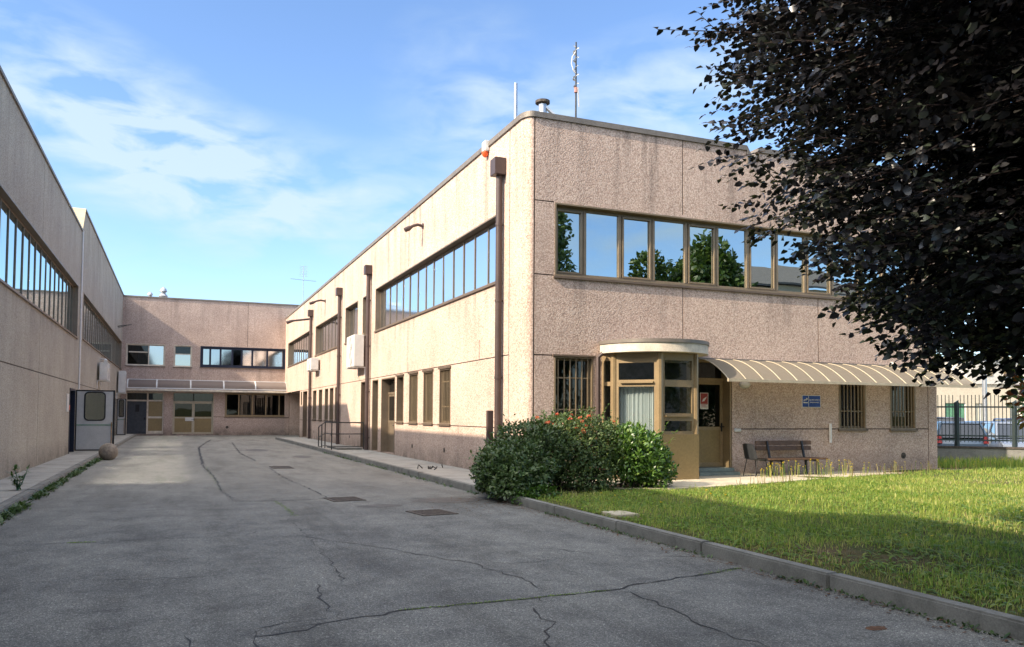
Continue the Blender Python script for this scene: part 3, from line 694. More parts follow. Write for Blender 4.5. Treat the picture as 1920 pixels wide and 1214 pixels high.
# service door, leaf standing open across the walk
def swing_door(y, x0, x1, h, lab, hole, win=(.33, .74)):
    ro = empty('service_door', (XL, y, .12), lab, 'door', 'open grey service doors'); w = x1 - x0; z0, z1 = .15, .12 + h
    fm = MB(); q = .05
    for A in ((x0, x1, z1 - q, z1), (x0, x1, z0, z0 + q), (x0, x0 + q, z0 + q, z1 - q), (x1 - q * 1.3, x1, z0 + q, z1 - q)): fm.box(A[0], A[1], y - .03, y + .03, A[2], A[3])
    fm.build('edge_trim', 'black_rubber', ro)
    # leaf sheet with a rounded vision panel cut through it
    wx0, wx1 = x0 + w * .24, x0 + w * .74; wz0, wz1 = z0 + h * .50, z0 + h * .945
    def rrect(a, b, c, d, r, n=6):
        P = []
        for cx, cz, s in ((b - r, d - r, 0), (a + r, d - r, 1), (a + r, c + r, 2), (b - r, c + r, 3)):
            for i in range(n + 1): t_ = math.pi / 2 * (s + i / n); P.append((cx + r * math.cos(t_), cz + r * math.sin(t_)))
        return P
    inn = rrect(wx0, wx1, wz0, wz1, min(.13, (wx1 - wx0) * .3)); lf = MB(); a, b, c, d = x0 + q, x1 - q * 1.3, z0 + q, z1 - q
    cx, cz = (wx0 + wx1) / 2, (wz0 + wz1) / 2
    def onrect(px, pz):
        dx, dz = px - cx, pz - cz; k = min(((b - cx) if dx > 0 else (a - cx)) / dx if abs(dx) > 1e-6 else 1e9, ((d - cz) if dz > 0 else (c - cz)) / dz if abs(dz) > 1e-6 else 1e9)
        return (cx + dx * k, cz + dz * k)
    K = len(inn)
    cor = [(b, d), (a, d), (a, c), (b, c)]
    outp = [cor[i // 7] for i in range(K)]
    for yy in (y - .022, y + .022):
        lf.add([(p[0], yy, p[1]) for p in inn] + [(p[0], yy, p[1]) for p in outp], [(i, (i + 1) % K, K + (i + 1) % K, K + i) for i in range(K)])
    lf.build('leaf', 'grey_panel', ro)
    gk = MB(); o2 = rrect(wx0 - .035, wx1 + .035, wz0 - .035, wz1 + .035, min(.16, (wx1 - wx0) * .32)); i2 = rrect(wx0 + .012, wx1 - .012, wz0 + .012, wz1 - .012, min(.12, (wx1 - wx0) * .28))
    gk.add([(p[0], y - .034, p[1]) for p in o2] + [(p[0], y - .034, p[1]) for p in i2] + [(p[0], y + .034, p[1]) for p in o2] + [(p[0], y + .034, p[1]) for p in i2],
           [(i, (i + 1) % K, K + (i + 1) % K, K + i) for i in range(K)] + [(2 * K + i, 2 * K + (i + 1) % K, 3 * K + (i + 1) % K, 3 * K + i) for i in range(K)] + [(i, (i + 1) % K, 2 * K + (i + 1) % K, 2 * K + i) for i in range(K)] + [(K + i, K + (i + 1) % K, 3 * K + (i + 1) % K, 3 * K + i) for i in range(K)])
    gs = gk.build('window_gasket', 'black_rubber', ro)
    m_ = MB(); m_.box(wx0 + .01, wx1 - .01, y - .004, y + .004, wz0 + .01, wz1 - .01); m_.build('pane', 'glass_plain', gs)
    m_ = MB(); m_.box(x0 + q, x1 - q * 1.3, y - .032, y - .0225, z0 + h * .41, z0 + h * .425); m_.build('bumper_strip', 'shutter_green', ro)
    m_ = MB(); m_.tube([(x1 - .1, y - .05, z0 + .1), (x1 - .1, y - .05, z0 + 1.08)], .016, 6); m_.build('draw_bar', 'wood_post', ro)
    return ro
swing_door(34.62, XL + .02, XL + 1.36, 2.33, 'large grey service door with round-cornered window, standing open behind the stone ball', None)
swing_door(58.0, XL + .02, XL + .56, 2.36, 'narrow grey service door standing open in the far left corner of the yard', None)
mb = MB(); mb.box(XL - .30, XL + .02, 32.87, 32.95, .12, 2.47); mb.box(XL - .30, XL + .02, 34.42, 34.5, .12, 2.47); mb.box(XL - .30, XL + .02, 32.95, 34.42, 2.39, 2.47); mb.build('door_frame', 'navy_frame', fw)
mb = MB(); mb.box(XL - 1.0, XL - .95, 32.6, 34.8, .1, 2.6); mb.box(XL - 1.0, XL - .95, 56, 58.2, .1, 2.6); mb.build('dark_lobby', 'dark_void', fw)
# notices beside the door
for (y0, y1, z0, z1, mm, lab) in ((31.95, 32.55, 1.62, 2.25, 'white_plastic', 'white notice sheet on the grey wall beside the dark doorway'), (32.62, 32.80, 1.68, 1.86, 'orange', 'small red call button box between notice and dark doorway')):
    m_ = MB(); m_.box(XL + .001, XL + .03, y0, y1, z0, z1); lone(m_, 'notice' if mm == 'white_plastic' else 'call_button', mm, lab, 'notice' if mm == 'white_plastic' else 'button', (XL, y0, z0), bevel=.004)

# ================================================================== rear wing
rw = empty('rear_wing', (2, 62, 0), 'rear two-storey pebbled wing closing the far end of the yard', 'building')
TB = 9.62
window(FB, rw, -3.27, -.78, 4.85, 6.38, cuts=[-3.27, -1.83, -.78], rec=.12, fw=.07, mat=lambda i, j: 'glass_dim' if i == 0 else 'glass_blue', frame='fascia')
mb = MB(); mb.fbox(FB, -3.1, -1.9, 5.77, 5.85, .07, .17); mb.build('window_bar', 'fascia', rw)
window(FB, rw, -.21, .98, 4.84, 6.38, 1, rec=.12, fw=.06, mat=lambda i, j: 'glass_blue' if j == 0 else 'glass_dim', transoms=(5.75,), frame='fascia')
window(FB, rw, 1.54, 7.42, 4.87, 6.37, cuts=[1.54, 2.2, 2.9, 3.7, 4.36, 5.09, 6.14, 7.42], rec=.1, fw=.13, mat=lambda i, j: ('glass_blue', 'glass_blue', 'glass_blue', 'glass_dim', 'glass_solar', 'glass_solar', 'glass_solar')[i], frame='navy_frame', lin=.06, sill=True, label='window band with thick navy frames')
window(FB, rw, 3.26, 8.6, 1.34, 3.06, cuts=[3.26, 4.22, 5.15, 6.1, 7.05, 8.02, 8.6], rec=.12, fw=.09, mat='glass_dim', cur=None)
curtain(FB, rw, 4.3, 5.1, 1.42, 2.98, .4)
door(FB, rw, -.2, 2.5, .1, 3.02, .16, 2, transom=2.38, glass_v=1.33, rails=(1.25,), mat='glass_dim', frame='rib_tan')
# entry with a dark leaf and a fixed brown side panel
FB.holes.append((-3.2, -.8, .1, 3.03))
dr = MB()
for A in ((-3.2, -3.13, .1, 3.03), (-.87, -.8, .1, 3.03), (-1.88, -1.78, .1, 3.03), (-3.13, -1.88, 2.95, 3.03), (-1.78, -.87, 2.95, 3.03), (-3.13, -1.88, 2.38, 2.48), (-1.78, -.87, 2.38, 2.48)): dr.fbox(FB, *A, .06, .2)
d1 = dr.build('door', 'fascia', rw)
m_ = MB(); m_.fbox(FB, -3.125, -1.885, .12, 2.375, .14, .18); m_.build('leaf', 'slate_door', d1)
m_ = MB(); m_.fbox(FB, -2.6, -2.35, 1.65, 2.15, .125, .139); m_.build('leaf_window', 'black_rubber', d1)
m_ = MB(); m_.fbox(FB, -2.05, -1.95, 1.1, 1.25, .1, .139); m_.build('handle', 'black_rubber', d1)
m_ = MB(); m_.fbox(FB, -1.775, -.875, .12, 2.375, .14, .18); m_.build('side_panel', 'gold_panel', d1)
m_ = MB(); m_.fbox(FB, -1.77, -.88, 1.2, 1.33, .12, .139); m_.fbox(FB, -1.77, -.88, .13, .32, .12, .139); m_.build('panel_rail', 'fascia', d1)
pane(FB, d1, -3.12, -1.89, 2.485, 2.945, .15, 'glass_dim'); pane(FB, d1, -1.77, -.88, 2.485, 2.945, .15, 'glass_dim')
FB.joints += [(4.72, 4.75, 6.42, TB), (2.5, 3.2, 1.31, 1.34)]
wall_mesh(FB, XL, 13.0, 0, TB, ['agg_rear', 'joint'], rw)
for x in (3.44, 7.99): vent(FB, rw, x, .58, .1)
for B_ in ((-16, XL, 61.95, 62.0, 0, TB), (-16, 20.5, 74, 74.2, 0, TB), (12.9, 13.1, 62.05, 74, 0, TB),):
    mb = MB(); mb.box(*B_); mb.build('wall', 'agg_rear', rw)
mb = MB(); mb.box(-16, 12.9, 62.33, 74, TB - .5, TB - .4); mb.build('roof', 'roofing', rw)
mb = MB(); mb.box(XL - .3, 13.1, YB - .05, YB + .32, TB, TB + .1); mb.build('coping', 'coping', rw)
mb = MB(); mb.box(XL, 12.9, 62.34, 73.9, 3.7, 4.0); mb.box(XL, 12.9, 66, 66.1, 0, 3.7); mb.box(XL, 12.9, 66, 66.1, 4.0, 9.1); mb.box(XL, 12.9, 62.34, 66, 0, .09); mb.build('interior_wall', 'interior', rw)
# canopy over the rear doors
rc = empty('rear_canopy', (2.2, 62, 3.2), 'clear curved canopy with white ribs along the rear wing', 'canopy')
def rp(k): a = math.pi / 2 * k; return (YB - .02 - .95 * math.sin(a), 3.30 + .58 * math.cos(a))
m_ = MB()
for i in range(10):
    (y0, z0), (y1, z1) = rp(i / 10), rp((i + 1) / 10); m_.hexa([(-3.1, y0, z0), (7.5, y0, z0), (7.5, y1, z1), (-3.1, y1, z1), (-3.1, y0, z0 + .008), (7.5, y0, z0 + .008), (7.5, y1, z1 + .008), (-3.1, y1, z1 + .008)])
m_.build('canopy_sheet', 'polycarb_clear', rc, smooth=True)
for x in (-3.08, -1.25, .93, 3.12, 5.28, 7.46):
    m_ = MB(); P = [rp(k / 10) for k in range(11)]
    for (y0, z0), (y1, z1) in zip(P, P[1:]): m_.bar((x, y0, z0 + .015), (x, y1, z1 + .015), .08, .05)
    m_.build('rib', 'white_metal', rc)
m_ = MB(); m_.box(-3.12, 7.5, YB - 1.0, YB - .93, 3.25, 3.32); m_.box(-3.12, 7.5, YB - .06, YB - .001, 3.87, 3.93); m_.build('edge_rail', 'white_metal', rc)
m_ = MB(); m_.tube([(-3.12, YB - .93, 3.15), (7.52, YB - .93, 3.12)], .08, 10); m_.build('gutter', 'fascia', rc, smooth=True)
# notice on the double door
m_ = MB(); m_.fbox(FB, .62, 1.18, 1.02, 1.27, .105, .115); nd = lone(m_, 'door_notice', 'white_plastic', 'small white and blue notice on the rear double door', 'notice', FB(.62, 1.02, .1))
m_ = MB(); m_.fbox(FB, .66, 1.14, 1.14, 1.24, .1, .1045); m_.build('notice_band', 'sign_blue', nd)
for x, y, r, h, lab in ((-1.03, 65, .32, 1.35, 'taller zinc roof cowl with stacked caps on the rear wing'), (-1.92, 65, .24, .95, 'shorter zinc roof cowl on the rear wing')):
    m_ = MB(); m_.lathe([(r * .55, -.5), (r * .55, h * .3), (r * .8, h * .32), (r, h * .5), (r * .6, h * .62), (r * .45, h * .68), (r * .85, h * .75), (r * .6, h * .9), (r * .1, h)], (x, y, TB - .1), 16); lone(m_, 'roof_cowl', 'zinc', lab, 'roof vent', (x, y, TB - .4), 'roof cowls on the rear wing', smooth=True)
# tv aerial
an = empty('tv_aerial', (10.45, 75, 9), 'thin television aerial with crossed arms standing beyond the rear roof', 'aerial')
m_ = MB(); m_.tube([(10.45, 75, 8.5), (10.45, 75, 15.0)], .03, 6); m_.build('mast', 'zinc', an)
m_ = MB(); m_.tube([(9.3, 75, 13.75), (11.6, 75, 13.65)], .02, 5)
for i in range(12): x = 9.4 + i * .19; m_.tube([(x, 74.75, 13.73), (x, 75.25, 13.73)], .01, 4)
m_.build('yagi_boom', 'zinc', an)
m_ = MB()
for i in range(7): z = 14.05 + i * .15; m_.tube([(10.1, 75, z), (10.8, 75, z)], .012, 4)
m_.build('dipole_arm', 'zinc', an)

# ================================================================== roof things on the office block
m_ = MB(); m_.tube([(8.32, 20, 8.3), (8.32, 20, 10.58)], .05, 10); lone(m_, 'vent_pole', 'zinc', 'plain grey roof pole left of the steel flue', 'pole', (8.32, 20, 8.3), smooth=True)
fl = empty('roof_flue', (9.12, 20, 8.3), 'short shiny steel flue with flat cap at the roof corner', 'flue')
m_ = MB(); m_.tube([(9.12, 20, 8.3), (9.12, 20, 10.12)], .115, 16); m_.build('flue_pipe', 'zinc', fl, smooth=True)
m_ = MB(); m_.lathe([(.1, 0), (.2, .02), (.2, .09), (.05, .13)], (9.12, 20, 10.13), 18); m_.build('flue_cap', 'iron', fl, smooth=True)
m_ = MB(); m_.bar((9.2, 19.97, 10.05), (9.42, 19.9, 9.85), .14, .05); m_.build('flue_spout', 'zinc', fl)
rm = empty('radio_mast', (10.14, 20, 8.3), 'tall roof aerial rod wrapped in loose white plastic strips', 'aerial')
m_ = MB(); m_.tube([(10.14, 20, 8.3), (10.14, 20, 12.05)], [.03, .022], 8); m_.build('mast', 'steel_rail', rm, smooth=True)
vs_ = []; fs_ = []; nn = 60
for i in range(nn + 1):
    z = 10.65 + 1.3 * i / nn; a = i * .55; rr = .05 + .035 * math.sin(i * 1.3) + .02 * random.random(); w_ = .055
    vs_ += [(10.14 + rr * math.cos(a), 20 + rr * math.sin(a), z), (10.14 + rr * math.cos(a + .9), 20 + rr * math.sin(a + .9), z + w_)]
    if i: fs_.append((2 * i - 2, 2 * i, 2 * i + 1, 2 * i - 1))
m_ = MB(); m_.add(vs_, fs_); m_.tube([(10.1, 19.95, 11.75), (10.0, 19.95, 11.6), (9.97, 19.95, 11.4), (10.03, 19.95, 11.22), (10.1, 19.95, 11.15)], .014, 5); m_.bar((10.17, 19.93, 10.75), (10.2, 19.93, 10.2), .035, .01); m_.build('wrapping', 'white_plastic', rm)
m_ = MB(); m_.tube([(10.14, 20, 10.62), (10.14, 20, 10.76)], .05, 8); m_.build('red_band', 'faded_red', rm)
# alarm siren under the roof edge
sr = empty('alarm_siren', (XR, 19.73, 8.37), 'white alarm siren with orange beacon below the roof edge', 'siren')
m_ = MB(); m_.box(XR - .13, XR - .002, 19.6, 19.86, 8.5, 8.78); m_.build('siren_case', 'white_plastic', sr, bevel=.02)
m_ = MB(); m_.lathe([(.03, -.14), (.075, -.1), (.09, -.02), (.09, 0)], (XR - .08, 19.73, 8.495), 14); m_.build('beacon', 'orange', sr, smooth=True)

# wall lamps on curved arms
def arm_lamp(y, z, out, drop, lab):
    ro = empty('wall_lamp', (XR, y, z), lab, 'lamp', 'lamps on arms along the sunny wall')
    m_ = MB(); m_.tube([(XR - .002, y, z), (XR - .03, y, z)], .1, 12); m_.build('base_plate', 'pipe_brown', ro)
    P = [(XR - .03, y, z), (XR - out * .3, y, z + .03), (XR - out * .55, y, z - drop * .15), (XR - out * .7, y, z - drop * .5)]
    m_ = MB(); m_.tube(P, .05, 8); m_.build('arm', 'pipe_brown', ro, smooth=True)
    m_ = MB(); m_.tube([(XR - out * .62, y, z - drop * .35), (XR - out * .8, y, z - drop * .8), (XR - out, y, z - drop * 1.2)], [.05, .085, .075], 10); m_.build('lamp_head', 'pipe_brown', ro, smooth=True)
arm_lamp(25.75, 7.83, .62, .16, 'curved brown wall lamp above the long window band')
arm_lamp(44.7, 7.75, .85, .16, 'curved brown wall lamp between the second and third farther downpipes')
ro = empty('wall_lamp', (XR, 50.0, 7.25), 'long straight brown lamp arm beside the farthest downpipe', 'lamp', 'lamps on arms along the sunny wall')
m_ = MB(); m_.tube([(XR - .002, 49.6, 7.3), (XR - 1.15, 49.6, 7.12)], .06, 8); m_.build('arm', 'pipe_brown', ro)
m_ = MB(); m_.tube([(XR - 1.1, 49.6, 7.13), (XR - 1.45, 49.6, 6.99)], [.08, .1], 10); m_.build('lamp_head', 'pipe_brown', ro)

# air conditioners ---------------------------------------------------
def ac_unit(F, u0, u1, v0, v1, dep, lab, twin=False, gap=.1):
    ro = empty('air_conditioner', F(u0, v0, 0), lab, 'air conditioner', 'air conditioners on the yard walls')
    m_ = MB(); m_.fbox(F, u0, u1, v0, v1, -gap - dep, -gap); m_.build('casing', 'white_plastic', ro, bevel=.02)
    fans = [(v0 + (v1 - v0) * .27), (v0 + (v1 - v0) * .73)] if twin else [(v0 + v1) / 2]
    r = min((u1 - u0) * .36, (v1 - v0) * (.23 if twin else .42)); uc = u0 + (u1 - u0) * .42
    for vc in fans:
        m_ = MB()
        for k in (1., .8, .6, .4, .2):
            n = 20; P = [F(uc + r * k * math.cos(2 * math.pi * i / n), vc + r * k * math.sin(2 * math.pi * i / n), -gap - dep - .012) for i in range(n + 1)]; m_.tube(P, .008, 4, False)
        for i in range(6): a = math.pi * i / 6; m_.tube([F(uc + r * math.cos(a), vc + r * math.sin(a), -gap - dep - .012), F(uc - r * math.cos(a), vc - r * math.sin(a), -gap - dep - .012)], .007, 4)
        m_.build('fan_grille', 'grey_panel', ro)
    for u in (u0 + .12, u1 - .12):
        m_ = MB(); m_.fbox(F, u - .02, u + .02, v0 - .045, v0 - .002, -gap - dep - .03, -.001); m_.fbox(F, u - .02, u + .02, v0 - .4, v0 - .0455, -.04, -.001); m_.build('bracket', 'white_metal', ro)
    e = u1 + .06
    m_ = MB(); m_.tube([F(u1 - .03, v0 + .2, -gap - dep * .4), F(e + .05, v0 + .15, -gap - dep * .4), F(e + .08, v0 + .3, -gap * .5), F(e + .02, v0 + .55, -.03), F(e, v1, -.03)], .025, 6); m_.build('hose', 'black_rubber', ro, smooth=True)
ac_unit(FR, 34.2, 35.85, 3.62, 4.98, .42, 'large white air conditioner on the sunny wall under the small windows', True)
ac_unit(FR, 46.1, 47.6, 4.05, 4.72, .42, 'small white air conditioner beside the farthest downpipe on the sunny wall')
ac_unit(FL, 43.4, 44.9, 3.15, 4.0, .36, 'white air conditioner with looped hose high on the shaded left wall')
ac_unit(FL, 57.3, 58.6, 2.85, 4.25, .40, 'slatted white air conditioner in the far left corner above the narrow door', True)
cc = empty('security_camera', (XL, 45.3, 4.2), 'small white security camera under the left window band', 'camera')
m_ = MB(); m_.tube([(XL, 45.3, 4.25), (XL + .2, 45.3, 4.25), (XL + .22, 45.2, 4.2)], .03, 6); m_.build('bracket', 'white_metal', cc)
m_ = MB(); m_.tube([(XL + .2, 45.35, 4.22), (XL + .25, 44.95, 4.12)], .08, 10); m_.build('camera_body', 'white_plastic', cc)
m_ = MB(); m_.tube([(XL, 57.0, 7.05), (XL + .25, 57.0, 7.1), (XL + .8, 57.0, 7.2)], [.04, .03, .025], 6); m_.bar((XL + .02, 57, 6.95), (XL + .5, 57, 7.12), .03); lone(m_, 'wall_bracket', 'steel_rail', 'thin dark bracket high on the shaded left wall', 'bracket', (XL, 57, 7.0))

# handrail on the right-hand walk -----------------------------------
hr = empty('handrail', (5.95, 36, .12), 'dark tubular steel handrail round the side-door ramp', 'handrail')
def ht(pts, r, nm): m_ = MB(); m_.tube(pts, r, 8); m_.build(nm, 'steel_rail', hr, smooth=True)
xa, yr = 5.92, 33.4
yA, yB, yC = 36.9, 35.2, 33.6
for y, zb, zt in ((yA, .05, 1.02), (yA - .85, .12, 1.13), (yB, .14, 1.24), (yC, .14, 1.25)): ht([(xa, y, zb), (xa, y, zt)], .024, 'post')
ht([(xa, yA, 1.02), (xa, yB, 1.25), (xa, yC, 1.25), (XR - .2, yC, 1.25)], .024, 'top_rail')
ht([(xa, yA, .55), (xa, yB, .78), (xa, yC, .78), (XR - .2, yC, .78)], .02, 'mid_rail')
ht([(xa, yA, .12), (xa, yB, .26), (xa, yC, .26), (XR - .2, yC, .26)], .016, 'foot_rail')
ht([(XR - .2, yC, .14), (XR - .2, yC, 1.25)], .024, 'post')
m_ = MB(); m_.box(6.2, XR - .22, 33.72, 36.5, .121, .2); lone(m_, 'doorstep_slab', 'kerb_concrete', 'mossy concrete landing behind the handrail', 'step', (6.5, 35, .12), bevel=.01)
# free-standing post by the bush
m_ = MB(); m_.box(7.12, 7.26, 18.75, 18.89, .12, 1.72); lone(m_, 'post', 'pipe_brown', 'square brown metal post standing on the walk beside the bush', 'post', (7.19, 18.8, .12), bevel=.006)

# front wall fittings -------------------------------------------------
lt = empty('bulkhead_lamp', (13.65, YF, 2.44), 'oval white bulkhead lamp under the awning beside the entrance', 'lamp')
m_ = MB(); m_.lathe([(.2, 0), (.2, .03), (.17, .04)], (0, 0, 0), 20); m_.v = [(13.65 + x * .85, YF - z - .001, 2.44 + y * .5) for x, y, z in m_.v]; m_.build('lamp_base', 'grey_panel', lt)
m_ = MB(); m_.lathe([(.165, .04), (.155, .08), (.11, .115), (.02, .125)], (0, 0, 0), 20); m_.v = [(13.65 + x * .85, YF - z - .001, 2.44 + y * .5) for x, y, z in m_.v]; m_.build('lamp_diffuser', 'white_plastic', lt, smooth=True)
sg = empty('smoking_sign', (15.86, YF, 2.03), 'blue smoking-area sign with cigarette symbol on the wall above the bench', 'sign')
m_ = MB(); m_.fbox(FF, 15.54, 16.18, 1.87, 2.20, -.012, -.002); m_.build('sign_plate', 'white_plastic', sg)
m_ = MB(); m_.fbox(FF, 15.555, 15.757, 1.885, 2.185, -.0145, -.0125); m_.fbox(FF, 15.775, 16.165, 1.885, 2.185, -.0145, -.0125); m_.build('blue_field', 'sign_blue', sg)
m_ = MB(); m_.fbox(FF, 15.585, 15.735, 1.985, 2.01, -.017, -.015)
sm = [(15.60, 2.03), (15.605, 2.06), (15.63, 2.075), (15.665, 2.078), (15.69, 2.095), (15.70, 2.125)]
m_.tube([FF(u, v, -.016) for u, v in sm], .011, 5); m_.tube([FF(u + .022, v - .012, -.016) for u, v in sm[2:]], .009, 5); m_.build('cigarette_symbol', 'white_plastic', sg)
text_part('AREA PER FUMATORI', .046, FF, 15.97, 2.07, -.0155, 'white_plastic', sg); text_part('SMOKING AREA', .045, FF, 15.97, 2.005, -.0155, 'white_plastic', sg)
ps = empty('door_poster', (12.66, YF + .29, 1.87), 'red and white notice stuck on the glass of the entrance door', 'poster')
FD = Fac(lambda u, v, d: (u, YF + .29 + d, v), (0, -1, 0))
m_ = MB(); m_.fbox(FD, 12.48, 12.73, 1.80, 2.22, 0, .006); m_.build('sheet', 'white_plastic', ps)
m_ = MB(); m_.fbox(FD, 12.495, 12.715, 1.93, 2.205, -.003, -.0005); m_.build('red_field', 'sign_red', ps)
m_ = MB(); m_.prism([FD(12.53, 1.98, 0), FD(12.56, 2.0, 0), FD(12.60, 2.0, 0), FD(12.66, 2.08, 0), FD(12.68, 2.12, 0), FD(12.62, 2.09, 0), FD(12.57, 2.06, 0)], (0, -.004, 0), (0, -.006, 0)); m_.build('white_mark', 'white_plastic', ps)
m_ = MB(); [m_.fbox(FD, 12.51, 12.70 - .05 * (i % 2), 1.905 - i * .03, 1.918 - i * .03, -.003, -.0005) for i in range(3)]; m_.build('text_line', 'sign_red', ps)
m_ = MB(); m_.fbox(FF, 13.30, 13.51, 1.22, 1.30, -.05, -.002); sb = lone(m_, 'doorbell_box', 'white_plastic', 'small white doorbell box on the wall right of the entrance', 'doorbell', FF(13.4, 1.22, 0), bevel=.008)
m_ = MB(); [m_.fbox(FF, 13.33 + .06 * i, 13.36 + .06 * i, 1.245, 1.275, -.056, -.0505) for i in range(3)]; m_.build('button', 'grey_panel', sb)
m_ = MB(); m_.fbox(FF, 16.44, 16.50, .91, 1.44, -.09, -.03); m_.fbox(FF, 16.46, 16.48, 1.1, 1.2, -.03, -.001); lone(m_, 'ash_tube', 'white_metal', 'slim white upright tube fixed to the wall right of the bench', 'ashtray', FF(16.47, .91, 0), bevel=.01)

# bench and chair
be = empty('park_bench', (14.7, 16.55, .12), 'old brown slatted bench against the wall under the smoking sign', 'bench')
for z in (.74, .88): m_ = MB(); m_.hexa([(13.8, 16.93, z), (15.62, 16.93, z), (15.62, 16.97, z), (13.8, 16.97, z), (13.8, 16.95, z + .11), (15.62, 16.95, z + .11), (15.62, 16.99, z + .11), (13.8, 16.99, z + .11)]); m_.build('back_slat', 'wood', be, bevel=.008)
for y in (16.33, 16.5, 16.67): m_ = MB(); m_.box(13.72, 15.62, y, y + .15, .52, .56); m_.build('seat_slat', 'wood', be, bevel=.008)
for x in (14.15, 15.28):
    for y0, y1, z1 in ((16.38, 16.36, .52), (16.76, 16.78, .52)): m_ = MB(); m_.bar((x, y0, .12), (x, y1, z1), .05); m_.build('leg', 'steel_rail', be)
    m_ = MB(); m_.bar((x, 16.34, .5), (x, 16.84, .5), .05, .04); m_.bar((x, 16.82, .48), (x, 16.94, .98), .05, .04); m_.build('back_support', 'steel_rail', be)
cx, cy = 13.38, 16.42; ca = R_(6)
chr_ = empty('plastic_chair', (cx, cy, .12), 'dark plastic stacking chair at the left end of the bench', 'chair')
def cw_(x, y, z): return (cx + x * math.cos(ca) - y * math.sin(ca), cy + x * math.sin(ca) + y * math.cos(ca), .12 + z)  # +x is where the sitter faces
def sheetpart(fn, nu, nv, th, nm):
    m_ = MB(); g = [[fn(i / nu, j / nv) for j in range(nv + 1)] for i in range(nu + 1)]; vs_ = []; fs_ = []
    for k, o in ((0, 0), (1, th)):
        for i in range(nu + 1):
            for j in range(nv + 1): x, y, z, nx, nz = g[i][j]; vs_.append(cw_(x + nx * o, y, z + nz * o))
    S = (nu + 1) * (nv + 1); ix = lambda k, i, j: k * S + i * (nv + 1) + j
    for i in range(nu):
        for j in range(nv): fs_ += [(ix(0, i, j), ix(0, i, j + 1), ix(0, i + 1, j + 1), ix(0, i + 1, j)), (ix(1, i, j), ix(1, i + 1, j), ix(1, i + 1, j + 1), ix(1, i, j + 1))]
    for i in range(nu): fs_ += [(ix(0, i, 0), ix(0, i + 1, 0), ix(1, i + 1, 0), ix(1, i, 0)), (ix(0, i, nv), ix(1, i, nv), ix(1, i + 1, nv), ix(0, i + 1, nv))]
    for j in range(nv): fs_ += [(ix(0, 0, j), ix(1, 0, j), ix(1, 0, j + 1), ix(0, 0, j + 1)), (ix(0, nu, j), ix(0, nu, j + 1), ix(1, nu, j + 1), ix(1, nu, j))]
    m_.add(vs_, fs_); m_.build(nm, 'chair_plastic', chr_, smooth=True)
sheetpart(lambda a, b: (-.2 + .42 * a, (b - .5) * (.44 - .04 * a), .44 + .03 * (2 * b - 1) ** 2 - .02 * math.sin(a * 3.1) - (.05 * max(0, a - .85) / .15), 0, 1), 8, 8, -.012, 'seat')
sheetpart(lambda a, b: (-.21 - .10 * a + .05 * (2 * b - 1) ** 2, (b - .5) * (.42 - .06 * a ** 2), .45 + .38 * a - .03 * (a ** 3) * (2 * b - 1) ** 2, 1, 0), 8, 8, -.012, 'backrest')
for sx, sy in ((1, 1), (1, -1), (-1, 1), (-1, -1)): m_ = MB(); m_.tube([cw_(.14 * sx, .17 * sy, .44), cw_(.23 * sx, .21 * sy, 0)], .011, 6); m_.build('leg', 'black_rubber', chr_)

# ================================================================== ground
m_ = MB(); m_.quad((-400, -400, -.03), (400, -400, -.03), (400, 400, -.03), (-400, 400, -.03), (0, 0, 1)); struct(m_, 'ground', 'lawn_ground', recalc=False)
m_ = MB(); m_.quad((-2.62, -40, 0), (5.72, -40, 0), (5.72, 62, 0), (-2.62, 62, 0), (0, 0, 1)); m_.quad((5.72, 52.2, 0), (12.9, 52.2, 0), (12.9, 62, 0), (5.72, 62, 0), (0, 0, 1)); yard = struct(m_, 'asphalt_yard', 'asphalt', recalc=False)
m_ = MB(); m_.quad((20.6, 18, -.02), (90, 18, -.02), (90, 120, -.02), (20.6, 120, -.02), (0, 0, 1)); m_.quad((25.6, -30, -.02), (90, -30, -.02), (90, 17.99, -.02), (25.6, 17.99, -.02), (0, 0, 1)); struct(m_, 'car_park', 'asphalt_patch', recalc=False)
